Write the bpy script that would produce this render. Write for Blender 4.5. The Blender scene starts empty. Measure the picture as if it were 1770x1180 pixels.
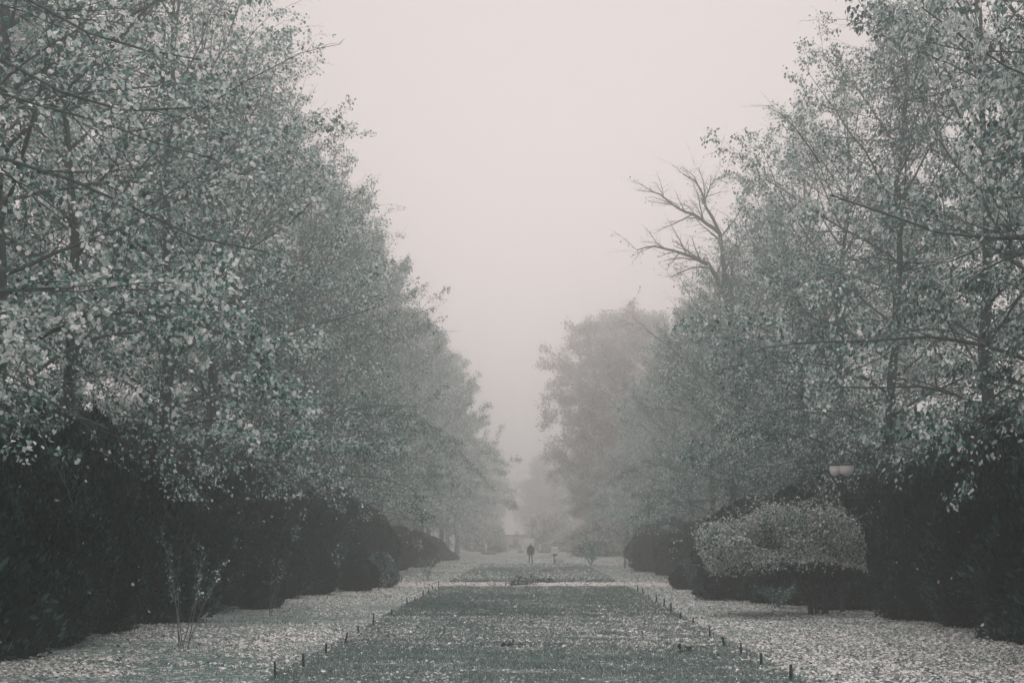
import bpy, math, random
import numpy as np
from mathutils import Matrix, Vector

# ------------------------------------------------------------------ camera, world, sun, exposure
sc = bpy.context.scene
COL = sc.collection
F, VX, VY, EYE = 2800.0, 922.0, 928.0, 2.2
cam_d = bpy.data.cameras.new('camera')
cam = bpy.data.objects.new('camera', cam_d)
COL.objects.link(cam)
cam.location = (0, 0, EYE)
cam.rotation_euler = (math.radians(90), 0, 0)
cam_d.sensor_width = 36.0
cam_d.lens = F / 1770 * 36
cam_d.shift_x = (885 - VX) / 1770
cam_d.shift_y = (VY - 590) / 1770
cam_d.clip_start = 0.1
cam_d.clip_end = 4000
sc.camera = cam

SUN_EL, SUN_AZ = math.radians(58), math.radians(10)
w = bpy.data.worlds.new('World'); sc.world = w; w.use_nodes = True
nt = w.node_tree; nt.nodes.clear()
out = nt.nodes.new('ShaderNodeOutputWorld'); bg = nt.nodes.new('ShaderNodeBackground')
sky = nt.nodes.new('ShaderNodeTexSky'); sky.sky_type = 'NISHITA'; sky.sun_disc = False
sky.sun_elevation = SUN_EL; sky.sun_rotation = SUN_AZ
sky.air_density = 1.0; sky.dust_density = 4.0
hs = nt.nodes.new('ShaderNodeHueSaturation'); hs.inputs['Saturation'].default_value = 0.0
mix = nt.nodes.new('ShaderNodeMix'); mix.data_type = 'RGBA'; mix.inputs['Factor'].default_value = 0.88
# closed overcast layer: brighter towards the zenith
tc = nt.nodes.new('ShaderNodeTexCoord'); sep = nt.nodes.new('ShaderNodeSeparateXYZ')
ramp = nt.nodes.new('ShaderNodeValToRGB')
ramp.color_ramp.elements[0].position = 0.0; ramp.color_ramp.elements[0].color = (1.05, 0.905, 0.885, 1)
ramp.color_ramp.elements[1].position = 0.9; ramp.color_ramp.elements[1].color = (1.55, 1.50, 1.485, 1)
e = ramp.color_ramp.elements.new(0.33); e.color = (0.79, 0.70, 0.682, 1)
mul = nt.nodes.new('ShaderNodeVectorMath'); mul.operation = 'SCALE'; mul.inputs['Scale'].default_value = 12.5
nt.links.new(tc.outputs['Generated'], sep.inputs[0]); nt.links.new(sep.outputs['Z'], ramp.inputs[0])
nt.links.new(ramp.outputs[0], mul.inputs[0])
nt.links.new(sky.outputs[0], hs.inputs['Color'])
nt.links.new(hs.outputs[0], mix.inputs['A']); nt.links.new(mul.outputs[0], mix.inputs['B'])
nt.links.new(mix.outputs['Result'], bg.inputs[0]); bg.inputs[1].default_value = 0.11
nt.links.new(bg.outputs[0], out.inputs[0])

sl = bpy.data.lights.new('sun', 'SUN'); sl.energy = 1.7; sl.angle = math.radians(22); sl.color = (1.0, 0.98, 0.96)
so = bpy.data.objects.new('sun', sl); COL.objects.link(so)
so.rotation_euler = (math.radians(90) - SUN_EL, 0, math.pi - SUN_AZ)   # light comes from ahead and above

sc.view_settings.view_transform = 'Standard'; sc.view_settings.look = 'None'
sc.view_settings.exposure = -0.48; sc.view_settings.gamma = 1.0; sc.view_settings.use_curve_mapping = False
sc.render.engine = 'CYCLES'
sc.cycles.max_bounces = 9; sc.cycles.diffuse_bounces = 3; sc.cycles.transmission_bounces = 3
sc.cycles.glossy_bounces = 2; sc.cycles.volume_bounces = 8; sc.cycles.transparent_max_bounces = 4
sc.cycles.use_denoising = True
sc.cycles.use_adaptive_sampling = True; sc.cycles.adaptive_threshold = 0.02

rng = np.random.default_rng(11)
random.seed(5)
UP = np.array([0.0, 0, 1])

# ------------------------------------------------------------------ helpers
def wx(px, Y): return (px - VX) / F * Y
def wz(py, Y): return EYE + (VY - py) / F * Y
def gy(py): return EYE * F / (py - VY)          # depth of a ground point seen at photo row py

def norm(a): return a / np.maximum(np.linalg.norm(a, axis=-1, keepdims=True), 1e-9)

def mesh(name, V, faces, smooth=False):
    """faces: (n,3) or (n,4) array or list of such arrays"""
    V = np.asarray(V, np.float32).reshape(-1, 3)
    fl = faces if isinstance(faces, list) else [faces]
    fl = [np.asarray(f, np.int32) for f in fl if len(f)]
    me = bpy.data.meshes.new(name)
    me.vertices.add(len(V)); me.vertices.foreach_set('co', V.ravel())
    loops = np.concatenate([f.ravel() for f in fl])
    tot = np.concatenate([np.full(len(f), f.shape[1], np.int32) for f in fl])
    start = np.concatenate([[0], np.cumsum(tot)[:-1]]).astype(np.int32)
    me.loops.add(len(loops)); me.loops.foreach_set('vertex_index', loops)
    me.polygons.add(len(tot)); me.polygons.foreach_set('loop_start', start)
    me.polygons.foreach_set('loop_total', tot)
    if smooth: me.polygons.foreach_set('use_smooth', np.ones(len(tot), bool))
    me.update(calc_edges=True)
    return me

def obj(name, me, mat, parent=None, kind=None, loc=None):
    o = bpy.data.objects.new(name, me); COL.objects.link(o)
    if mat is not None and me is not None and not len(me.materials): me.materials.append(mat)
    if parent is not None: o.parent = parent
    if kind: o['kind'] = kind
    if loc is not None: o.location = loc
    return o

def tag(o, label, cat, group=None):
    o['label'] = label; o['category'] = cat
    if group: o['group'] = group
    return o

def empty(name, loc, label, cat, group=None, rz=0.0, s=1.0):
    o = bpy.data.objects.new(name, None); COL.objects.link(o)
    o.location = loc; o.rotation_euler = (0, 0, rz); o.scale = (s, s, s) if np.isscalar(s) else s
    o.empty_display_size = 0.3
    return tag(o, label, cat, group)

def copy_thing(src, loc, rz, s, label):
    c = src.copy(); COL.objects.link(c); c.location = loc; c.rotation_euler = (0, 0, rz)
    c.scale = (s, s, s) if np.isscalar(s) else s
    c['label'] = label
    for ch in src.children:
        k = ch.copy(); COL.objects.link(k); k.parent = c
        for g in ch.children:
            q = g.copy(); COL.objects.link(q); q.parent = k
    return c

def box(x0, x1, y0, y1, z0, z1):
    V = [(x, y, z) for z in (z0, z1) for y in (y0, y1) for x in (x0, x1)]
    Fc = [(0, 2, 3, 1), (4, 5, 7, 6), (0, 1, 5, 4), (2, 6, 7, 3), (0, 4, 6, 2), (1, 3, 7, 5)]
    return np.array(V, float), np.array(Fc)

class MB:
    def __init__(s): s.V = []; s.F = []; s.n = 0
    def add(s, V, Fc):
        V = np.asarray(V, float).reshape(-1, 3)
        for f in (Fc if isinstance(Fc, list) else [Fc]):
            s.F.append(np.asarray(f) + s.n)
        s.V.append(V); s.n += len(V); return s
    def me(s, name, smooth=False): return mesh(name, np.concatenate(s.V), s.F, smooth)

def tubes(P, R, sides=3):
    """P (n,k,3) polylines, R (n,k) radii -> verts, quads"""
    P = np.asarray(P, float); R = np.asarray(R, float)
    n, k, _ = P.shape
    T = np.empty_like(P); T[:, 1:-1] = P[:, 2:] - P[:, :-2]; T[:, 0] = P[:, 1] - P[:, 0]; T[:, -1] = P[:, -1] - P[:, -2]
    T = norm(T)
    ref = np.where(np.abs(T[:, :1, 2:3]) > 0.92, np.array([1.0, 0, 0]), UP)
    ref = np.broadcast_to(ref, T.shape)
    A = norm(np.cross(T, ref)); B = np.cross(T, A)
    th = np.arange(sides) * 2 * math.pi / sides
    V = P[:, :, None] + R[:, :, None, None] * (A[:, :, None] * np.cos(th)[None, None, :, None] + B[:, :, None] * np.sin(th)[None, None, :, None])
    idx = np.arange(n * k * sides).reshape(n, k, sides)
    nx = np.roll(idx, -1, axis=2)
    q = np.stack([idx[:, :-1], nx[:, :-1], nx[:, 1:], idx[:, 1:]], -1).reshape(-1, 4)
    return V.reshape(-1, 3), q

def tube1(pts, rad, sides=6):
    P = np.array(pts, float)[None]; R = np.array(rad, float)[None] if not np.isscalar(rad) else np.full((1, len(pts)), rad)
    V, q = tubes(P, R, sides)
    k = len(pts)
    caps = []
    for base in (0, (k - 1) * sides):
        c = len(V); V = np.vstack([V, P[0, 0 if base == 0 else -1]])
        for i in range(sides): caps.append((c, base + i, base + (i + 1) % sides))
    return V, [q, np.array(caps)]

def lathe(prof, sides=16, cx=0, cy=0):
    prof = np.array(prof, float); k = len(prof)
    th = np.arange(sides) * 2 * math.pi / sides
    V = np.stack([cx + prof[:, :1] * np.cos(th), cy + prof[:, :1] * np.sin(th), np.repeat(prof[:, 1:], sides, 1)], -1)
    idx = np.arange(k * sides).reshape(k, sides); nx = np.roll(idx, -1, 1)
    return V.reshape(-1, 3), np.stack([idx[:-1], nx[:-1], nx[1:], idx[1:]], -1).reshape(-1, 4)

class Noise:
    def __init__(s, seed, dim, freq, octs=3, per=5):
        r = np.random.default_rng(seed); s.K = []; s.ph = []; s.a = []
        for o in range(octs):
            for i in range(per):
                d = r.normal(size=dim); d /= np.linalg.norm(d)
                s.K.append(d * freq * 2 ** o * r.uniform(0.7, 1.4)); s.ph.append(r.uniform(0, 6.28)); s.a.append(0.6 ** o)
        s.K = np.array(s.K).T; s.ph = np.array(s.ph); s.a = np.array(s.a); s.nrm = 1 / math.sqrt((s.a ** 2).sum() / 2)
    def __call__(s, P): return (np.sin(P @ s.K + s.ph) * s.a).sum(-1) * s.nrm   # about unit variance

def leaf_basis(n, D, N):
    D = norm(D); N = norm(N - D * (N * D).sum(-1, keepdims=True)); S = np.cross(D, N)
    return D, N, S

LEAF6 = np.array([(0, 0, 0), (.28, .42, -.06), (.72, .36, -.10), (1, 0, -.16), (.72, -.36, -.10), (.28, -.42, -.06)])
def leaves(P, D, N, L, W, fine=False, bend=0.22):
    n = len(P); D, N, S = leaf_basis(n, D, N)
    L = np.broadcast_to(L, (n,))[:, None]; W = np.broadcast_to(W, (n,))[:, None]
    if fine:
        V = np.stack([P + D * L * a + S * W * b * 1.15 + N * L * (c * 1.6 * bend / .22) for a, b, c in LEAF6], 1)
        i = np.arange(n)[:, None] * 6
        return V.reshape(-1, 3), [np.concatenate([i + [0, 1, 2, 3], i + [0, 3, 4, 5]])]
    V = np.stack([P, P + D * L * .45 + S * W * .5 + N * L * bend * .5, P + D * L, P + D * L * .45 - S * W * .5 + N * L * bend * .5], 1)
    i = np.arange(n)[:, None] * 4
    return V.reshape(-1, 3), [np.concatenate([i + [0, 1, 2], i + [0, 2, 3]])]

# ------------------------------------------------------------------ materials
def new_mat(name):
    m = bpy.data.materials.new(name); m.use_nodes = True
    b = m.node_tree.nodes['Principled BSDF']; b.inputs['Roughness'].default_value = 0.85
    b.inputs['Specular IOR Level'].default_value = 0.2
    return m, m.node_tree, b

def mat_noise(name, c1, c2, scale=8, rough=.85, bump=0.0, detail=4, spec=.2):
    m, t, b = new_mat(name)
    tc = t.nodes.new('ShaderNodeTexCoord'); n = t.nodes.new('ShaderNodeTexNoise'); n.inputs['Scale'].default_value = scale; n.inputs['Detail'].default_value = detail
    r = t.nodes.new('ShaderNodeValToRGB'); r.color_ramp.elements[0].color = (*c1, 1); r.color_ramp.elements[1].color = (*c2, 1)
    r.color_ramp.elements[0].position = .35; r.color_ramp.elements[1].position = .65
    t.links.new(tc.outputs['Object'], n.inputs['Vector']); t.links.new(n.outputs['Fac'], r.inputs[0]); t.links.new(r.outputs[0], b.inputs['Base Color'])
    b.inputs['Roughness'].default_value = rough; b.inputs['Specular IOR Level'].default_value = spec
    if bump:
        bp = t.nodes.new('ShaderNodeBump'); bp.inputs['Strength'].default_value = bump; bp.inputs['Distance'].default_value = .02
        t.links.new(n.outputs['Fac'], bp.inputs['Height']); t.links.new(bp.outputs[0], b.inputs['Normal'])
    return m

def mat_leaf(name, stops, transl=.3, rough=.6, clump=0.0, cscale=.8):
    """colour picked leaf by leaf; clump shifts whole sprays of leaves lighter or darker"""
    m, t, b = new_mat(name)
    g = t.nodes.new('ShaderNodeNewGeometry'); r = t.nodes.new('ShaderNodeValToRGB')
    els = r.color_ramp.elements
    while len(els) < len(stops): els.new(.5)
    for el, (p, c) in zip(els, stops): el.position = p; el.color = (*c, 1)
    src = g.outputs['Random Per Island']
    if clump:
        tc = t.nodes.new('ShaderNodeTexCoord'); n = t.nodes.new('ShaderNodeTexNoise'); n.inputs['Scale'].default_value = cscale
        mr = t.nodes.new('ShaderNodeMapRange'); mr.inputs['From Min'].default_value = .3; mr.inputs['From Max'].default_value = .7
        mr.inputs['To Min'].default_value = -clump; mr.inputs['To Max'].default_value = clump
        ad = t.nodes.new('ShaderNodeMath'); ad.operation = 'ADD'; ad.use_clamp = True
        t.links.new(tc.outputs['Object'], n.inputs['Vector']); t.links.new(n.outputs['Fac'], mr.inputs[0])
        t.links.new(src, ad.inputs[0]); t.links.new(mr.outputs[0], ad.inputs[1]); src = ad.outputs[0]
    t.links.new(src, r.inputs[0]); t.links.new(r.outputs[0], b.inputs['Base Color'])
    b.inputs['Roughness'].default_value = rough
    if transl:
        tr = t.nodes.new('ShaderNodeBsdfTranslucent'); mx = t.nodes.new('ShaderNodeMixShader'); mx.inputs[0].default_value = transl
        t.links.new(r.outputs[0], tr.inputs[0]); t.links.new(b.outputs[0], mx.inputs[1]); t.links.new(tr.outputs[0], mx.inputs[2])
        t.links.new(mx.outputs[0], t.nodes['Material Output'].inputs['Surface'])
    return m

PALE = (.86, .84, .825); TEAL = (.075, .19, .176); DTEAL = (.015, .052, .048)
M_bark = mat_noise('bark', (.045, .062, .058), (.10, .12, .115), 14, bump=.5)
M_twig = mat_noise('twig_bark', (.05, .068, .064), (.11, .13, .125), 3)
M_twig_pale = mat_noise('pale_twig_bark', (.20, .225, .22), (.36, .36, .35), 3)
M_leaf = mat_leaf('autumn_leaf', [(0, DTEAL), (.36, TEAL), (.54, (.24, .39, .37)), (.72, (.62, .72, .70)), (1, (.93, .90, .885))], .3, clump=.28)
M_leaf_far_hazed = mat_leaf('haze_paled_autumn_leaf', [(0, TEAL), (.5, (.34, .40, .39)), (1, (.80, .77, .76))], .35, clump=.25)  # distance haze put into the leaf colour, paler than the near lindens
M_leaf2 = mat_leaf('autumn_leaf_darker', [(0, DTEAL), (.4, (.075, .15, .14)), (.7, (.21, .325, .308)), (.92, (.50, .57, .555)), (1, PALE)], .3, clump=.28)
M_leaf_near = mat_leaf('large_autumn_leaf', [(0, (.08, .15, .14)), (.3, (.23, .315, .302)), (.6, (.56, .60, .588)), (1, (.92, .89, .875))], .3, clump=.3, cscale=1.2)
M_leaf_plane_hazed = mat_leaf('dense_haze_paled_leaf', [(0, (.24, .26, .255)), (.6, (.50, .48, .47)), (1, (.80, .73, .715))], .45, clump=.2)  # fog glow painted into the leaves of the far crowns and shrubs
M_yew = mat_leaf('yew_needles', [(0, (.003, .013, .012)), (.55, (.011, .034, .032)), (.85, (.032, .078, .073)), (1, (.09, .16, .15))], 0, rough=.9, clump=.3, cscale=1.5)
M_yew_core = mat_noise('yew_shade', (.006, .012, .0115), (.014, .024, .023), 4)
M_litter = mat_leaf('fallen_leaf', [(0, (.08, .11, .105)), (.15, (.22, .27, .26)), (.35, (.66, .63, .62)), (1, (.92, .87, .86))], .1, rough=.7)
M_grass = mat_leaf('grass_blade', [(0, (.08, .12, .114)), (.6, (.155, .21, .201)), (1, (.30, .35, .338))], .2)
M_bush = mat_leaf('bush_leaf', [(0, DTEAL), (.2, TEAL), (.5, (.42, .46, .45)), (1, (.88, .82, .81))], .2, clump=.2, cscale=1.5)
M_stem = mat_noise('dry_stem', (.10, .135, .13), (.24, .27, .265), 6)
M_stake = mat_noise('dark_wood', (.018, .03, .029), (.04, .055, .052), 30)

# ------------------------------------------------------------------ setting
def speckled(name, dark1, dark2, cover, scale, pale=(.66, .595, .58), ns=.25):
    m, t, b = new_mat(name)
    tc = t.nodes.new('ShaderNodeTexCoord')
    n = t.nodes.new('ShaderNodeTexNoise'); n.inputs['Scale'].default_value = ns; n.inputs['Detail'].default_value = 5
    v = t.nodes.new('ShaderNodeTexVoronoi'); v.inputs['Scale'].default_value = scale
    n2 = t.nodes.new('ShaderNodeTexNoise'); n2.inputs['Scale'].default_value = 30; n2.inputs['Detail'].default_value = 6
    for q in (n, v, n2): t.links.new(tc.outputs['Object'], q.inputs['Vector'])
    sepc = t.nodes.new('ShaderNodeSeparateColor'); t.links.new(v.outputs['Color'], sepc.inputs[0])
    mr = t.nodes.new('ShaderNodeMapRange'); mr.inputs['From Min'].default_value = .3; mr.inputs['From Max'].default_value = .7
    mr.inputs['To Min'].default_value = cover - .22; mr.inputs['To Max'].default_value = cover + .22
    t.links.new(n.outputs['Fac'], mr.inputs[0])
    lt = t.nodes.new('ShaderNodeMath'); lt.operation = 'LESS_THAN'; t.links.new(sepc.outputs[0], lt.inputs[0]); t.links.new(mr.outputs[0], lt.inputs[1])
    r = t.nodes.new('ShaderNodeValToRGB'); r.color_ramp.elements[0].color = (*dark1, 1); r.color_ramp.elements[1].color = (*dark2, 1)
    r.color_ramp.elements[0].position = .3; r.color_ramp.elements[1].position = .7
    t.links.new(n2.outputs['Fac'], r.inputs[0])
    mx = t.nodes.new('ShaderNodeMix'); mx.data_type = 'RGBA'
    pm = t.nodes.new('ShaderNodeMix'); pm.data_type = 'RGBA'; pm.inputs['A'].default_value = (pale[0] * .55, pale[1] * .6, pale[2] * .6, 1); pm.inputs['B'].default_value = (*pale, 1)
    t.links.new(sepc.outputs[1], pm.inputs['Factor'])
    t.links.new(lt.outputs[0], mx.inputs['Factor']); t.links.new(r.outputs[0], mx.inputs['A']); t.links.new(pm.outputs['Result'], mx.inputs['B'])
    t.links.new(mx.outputs['Result'], b.inputs['Base Color'])
    bp = t.nodes.new('ShaderNodeBump'); bp.inputs['Strength'].default_value = .6; bp.inputs['Distance'].default_value = .03
    t.links.new(sepc.outputs[2], bp.inputs['Height']); t.links.new(bp.outputs[0], b.inputs['Normal'])
    return m

M_ground = speckled('leafy_ground', (.045, .085, .079), (.13, .19, .18), .26, 14)
M_lawn = speckled('lawn_turf', (.08, .12, .114), (.155, .205, .197), .16, 12)
M_path = mat_noise('pale_gravel', (.46, .415, .405), (.62, .565, .55), 3, bump=.3)
M_plaza = mat_noise('plaza_gravel', (.20, .20, .195), (.34, .32, .315), .5)

gnd_noise = Noise(77, 2, .35, 3)
def sheet(x0, x1, y0, y1, z, nx, ny, amp=.0):
    X, Y = np.meshgrid(np.linspace(x0, x1, nx), np.linspace(y0, y1, ny))
    Z = np.full_like(X, z) + amp * gnd_noise(np.stack([X, Y], -1))
    i = np.arange(nx * ny).reshape(ny, nx)
    return np.stack([X, Y, Z], -1).reshape(-1, 3), np.stack([i[:-1, :-1], i[:-1, 1:], i[1:, 1:], i[1:, :-1]], -1).reshape(-1, 4)

obj('ground', mesh('ground', *sheet(-600, 600, -100, 1400, 0, 3, 3)), M_ground, kind='structure')

LX = 4.12
def lawn(y0, y1, z):
    b = MB(); V, f = sheet(-LX, LX, y0, y1, z, 8, 40, .006); b.add(V, f)
    for (xa, ya, xb, yb) in ((-LX, y0, LX, y0), (LX, y0, LX, y1), (LX, y1, -LX, y1), (-LX, y1, -LX, y0)):
        n = 20; t = np.linspace(0, 1, n)[:, None]
        A = np.hstack([xa + (xb - xa) * t, ya + (yb - ya) * t])
        top = np.hstack([A, np.full((n, 1), z)]); bot = np.hstack([A, np.full((n, 1), -.05)])
        i = np.arange(n - 1)[:, None]
        b.add(np.vstack([top, bot]), np.hstack([i, i + n, i + n + 1, i + 1]))
    return b.me('lawn')
obj('lawn', lawn(8, 71, .03), M_lawn, kind='structure')
obj('lawn', lawn(79.3, 131.5, .07), M_lawn, kind='structure')
obj('cross_path', mesh('cross_path', *sheet(-30, 30, 72.2, 78.8, .012, 12, 4, 0)), M_path, kind='structure')
obj('plaza', mesh('plaza', *sheet(-30, 30, 178, 290, .012, 6, 6, 0)), M_plaza, kind='structure')

# ------------------------------------------------------------------ tree growth
def curve(P0, D0, L, k, wob, bend):
    n = len(P0); P = np.empty((n, k, 3)); P[:, 0] = P0; D = norm(D0.copy())
    st = (np.broadcast_to(L, (n,)) / (k - 1))[:, None]
    for i in range(1, k):
        P[:, i] = P[:, i - 1] + D * st
        D = D + rng.normal(0, wob, (n, 3)); D[:, 2] += np.broadcast_to(bend, (n,)); D = norm(D)
    return P

def at(P, idx, s):
    k = P.shape[1]; f = np.clip(s, 0, .9999) * (k - 1); i = f.astype(int); u = (f - i)[:, None]
    A = P[idx, i]; B = P[idx, i + 1]
    return A + (B - A) * u, norm(B - A)

def side_dir(T, ang, roll):
    S = norm(np.cross(T, UP + 1e-3)); B = np.cross(S, T)
    c = np.cos(roll)[:, None]; s_ = np.sin(roll)[:, None]
    return T * np.cos(ang)[:, None] + (S * c + B * s_) * np.sin(ang)[:, None]

def crown_r(u):
    return np.interp(u, [.1, .2, .32, .5, .7, .88, 1.0], [5.2, 6.1, 6.4, 5.7, 4.3, 2.5, .9])

def children(P, R, n, smin, smax, lf, k, wob, bend, ang=(.55, 1.0), rf=.45, flat=.55, rmin=.0025, cap=99):
    m = len(P); idx = np.repeat(np.arange(m), n); s = np.tile(np.linspace(smin, smax, n), m) + rng.uniform(-.04, .04, m * n)
    s = np.clip(s, .02, .995)
    p, T = at(P, idx, s)
    roll = (np.tile(np.arange(n), m) % 2) * math.pi + rng.normal(0, flat, m * n)
    D = side_dir(T, rng.uniform(*ang, m * n), roll)
    Lp = np.minimum(np.linalg.norm(np.diff(P, axis=1), axis=-1).sum(1), cap)
    L = lf * Lp[idx] * (1 - .55 * s) * rng.uniform(.6, 1.3, m * n)
    C = curve(p, D, L, k, wob, bend)
    kk = R.shape[1]; f = s * (kk - 1); i0 = f.astype(int)
    r0 = np.maximum(R[idx, i0] * rf, rmin)
    RR = r0[:, None] * np.linspace(1, .3, k)[None]
    return C, RR, idx

def grow(H=19, n1=26, n2=10, n3=7, n4=3, rscale=1.0, leaf_n=6, leaf_l=.11, leaf_w=.10, fine=False,
         bare=None, hang=.5, low=.16, profile=crown_r, trunk_r=.24, twig_r=.0035, droop=1.0, asc=1.0, extra=None, ellip=None, jit=.07, l2f=.5, zmin=2.7, capl=99, shoots=56):
    """returns dict with trunk mesh data, limb list, twig data, leaf arrays"""
    k0 = 14; z = np.linspace(-.1, H, k0); wob = np.cumsum(rng.normal(0, .09, (k0, 2)), 0); wob[:2] = 0
    TP = np.column_stack([wob, z])[None]; TR = (trunk_r * np.interp(z / H, [0, .02, .1, 1], [1.6, 1.15, 1.0, .06]))[None]
    u = np.linspace(low, .97, n1) + rng.uniform(-.015, .015, n1); az = np.arange(n1) * 2.39996 + rng.normal(0, .35, n1)
    p, _ = at(TP, np.zeros(n1, int), u)
    L = profile(u) * rscale * rng.uniform(.84, 1.08, n1) * np.interp(u, [0, .5, 1], [1.05, 1.12, 1.7])
    el = np.radians(np.interp(u, [low, .35, .6, 1], [8 * asc, 24, 44, 72]) + rng.normal(0, 7, n1))
    D = np.column_stack([np.cos(az) * np.cos(el), np.sin(az) * np.cos(el), np.sin(el)])
    bend = np.interp(u, [low, .3, .6, 1], [-.045 * droop, -.035 * droop, .0, .04])
    if ellip:      # rounded crown: limbs aim at points spread over an ellipsoid
        cz, rx, rz_ = ellip; ct = 1 - 2 * (np.arange(n1) + .5) / n1; ct = np.where(ct < -.8, -.8, ct); st_ = np.sqrt(1 - ct ** 2)
        T_ = np.column_stack([rx * st_ * np.cos(az), rx * st_ * np.sin(az), cz + rz_ * ct]) * np.column_stack([rng.uniform(.82, 1.06, n1)] * 2 + [np.ones(n1)])
        hz_ = np.clip((T_[:, 2] - .35 * rx * (.3 + st_)) / H, .12, .9); u = T_[:, 2] / H
        p, _ = at(TP, np.zeros(n1, int), hz_); D = T_ - p; L = np.linalg.norm(D, axis=1); bend = np.full(n1, -.03); D = norm(D); D[:, 2] += .16; az = az
    P1 = curve(p, D, L, 12, .075, bend)
    R1 = (.012 + .0062 * L)[:, None] * np.linspace(1, .12, 12)[None] ** .9
    if extra:      # limbs that follow the ones seen in the photograph
        EP, ER, EU = [], [], []
        for pts, r_, u_ in extra:
            W = np.array(pts, float); c = np.concatenate([[0], np.cumsum(np.linalg.norm(np.diff(W, axis=0), axis=1))]); c /= c[-1]
            q = np.linspace(0, 1, 34); Z = np.stack([np.interp(q, c, W[:, j]) for j in range(3)], 1)
            for _ in range(4): Z[1:-1] = (Z[:-2] + Z[1:-1] * 2 + Z[2:]) / 4
            Z = Z[np.linspace(0, 33, 12).astype(int)]; Z[1:] += rng.normal(0, .02, (11, 3)); EP.append(Z); ER.append(r_ * np.linspace(1, .18, 12)); EU.append(u_)
        P1 = np.concatenate([P1, EP]); R1 = np.concatenate([R1, ER]); u = np.concatenate([u, EU]); bend = np.concatenate([bend, np.full(len(EU), -.03)])
    P2, R2, i2 = children(P1, R1, n2, .14, .98, l2f, 8, .11, np.repeat(bend, n2) * .8, rmin=.006, flat=.8, cap=capl)
    P3, R3, i3 = children(P2, R2, n3, .12, 1.0, .46, 4, .12, -.02, rmin=twig_r * 1.2, flat=.6)
    if n4: P4, R4, i4 = children(P3, R3, n4, .3, 1.0, .6, 2, .15, -.04, rmin=twig_r, flat=.9)
    u2 = u[i2]; u3 = u2[i3]
    zn = Noise(int(rng.integers(1e6)), 3, .8, 2)
    def cut(P, R, *ix):
        k = P[:, :, 2].min(1) > zmin + zn(P[:, 0]) * .8; return (P[k], R[k]) + tuple(i[k] for i in ix)
    P3, R3, u3k = cut(P3, R3, u3)
    if n4: P4, R4, u4 = cut(P4, R4, u3[i4])
    # leaves along the fine twigs
    src = P4 if n4 else P3; us = u4 if n4 else u3k
    m = len(src); idx = np.repeat(np.arange(m), leaf_n); s = rng.uniform(.05, 1, m * leaf_n)
    pos, T = at(src, idx, s); uu = us[idx]
    keep = np.ones(len(pos), bool)
    if bare is not None:
        pr = np.interp(uu + rng.normal(0, .04, len(uu)), bare[0], bare[1]); keep &= rng.random(len(uu)) < pr
    nz = Noise(int(rng.integers(1e6)), 3, 1.1, 2)(pos); keep &= nz > -1.25 + rng.random(len(uu)) * .5
    pos = pos[keep]; T = T[keep]; n = len(pos)
    pos = pos + rng.normal(0, jit, (n, 3))
    D = T * .5 + rng.normal(0, .55, (n, 3)); D[:, 2] -= hang
    N = rng.normal(0, .5, (n, 3)); N[:, 2] += .9
    sz = rng.uniform(.65, 1.25, n)
    SH = None
    if shoots:
        ok = np.where(u2 > .42)[0]; q = rng.choice(ok, shoots); p_, T_ = at(P2, q, rng.uniform(.3, .9, shoots))
        E_ = T_.copy(); E_[:, :2] += p_[:, :2] / np.maximum(np.linalg.norm(p_[:, :2], axis=1, keepdims=True), .5) * .5; E_[:, 2] += .45
        S1 = curve(p_, E_, rng.uniform(.9, 2.2, shoots), 9, .11, rng.uniform(-.10, .03, shoots)); SR = np.linspace(.009, .003, 9)[None] * np.ones((shoots, 1))
        S2, SR2, _ = children(S1, SR, 7, .25, 1, .32, 4, .12, -.05, rmin=.003)
        SH = ((S1, SR), (S2, SR2))
    return dict(shoots=SH, trunk=(TP, TR), limbs=(P1, R1), l2=(P2, R2), l3=(P3, R3), l4=(P4, R4) if n4 else None,
                leaf=(pos, D, N, sz * leaf_l, sz * leaf_w), fine=fine, i2=i2, n2=n2)

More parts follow.
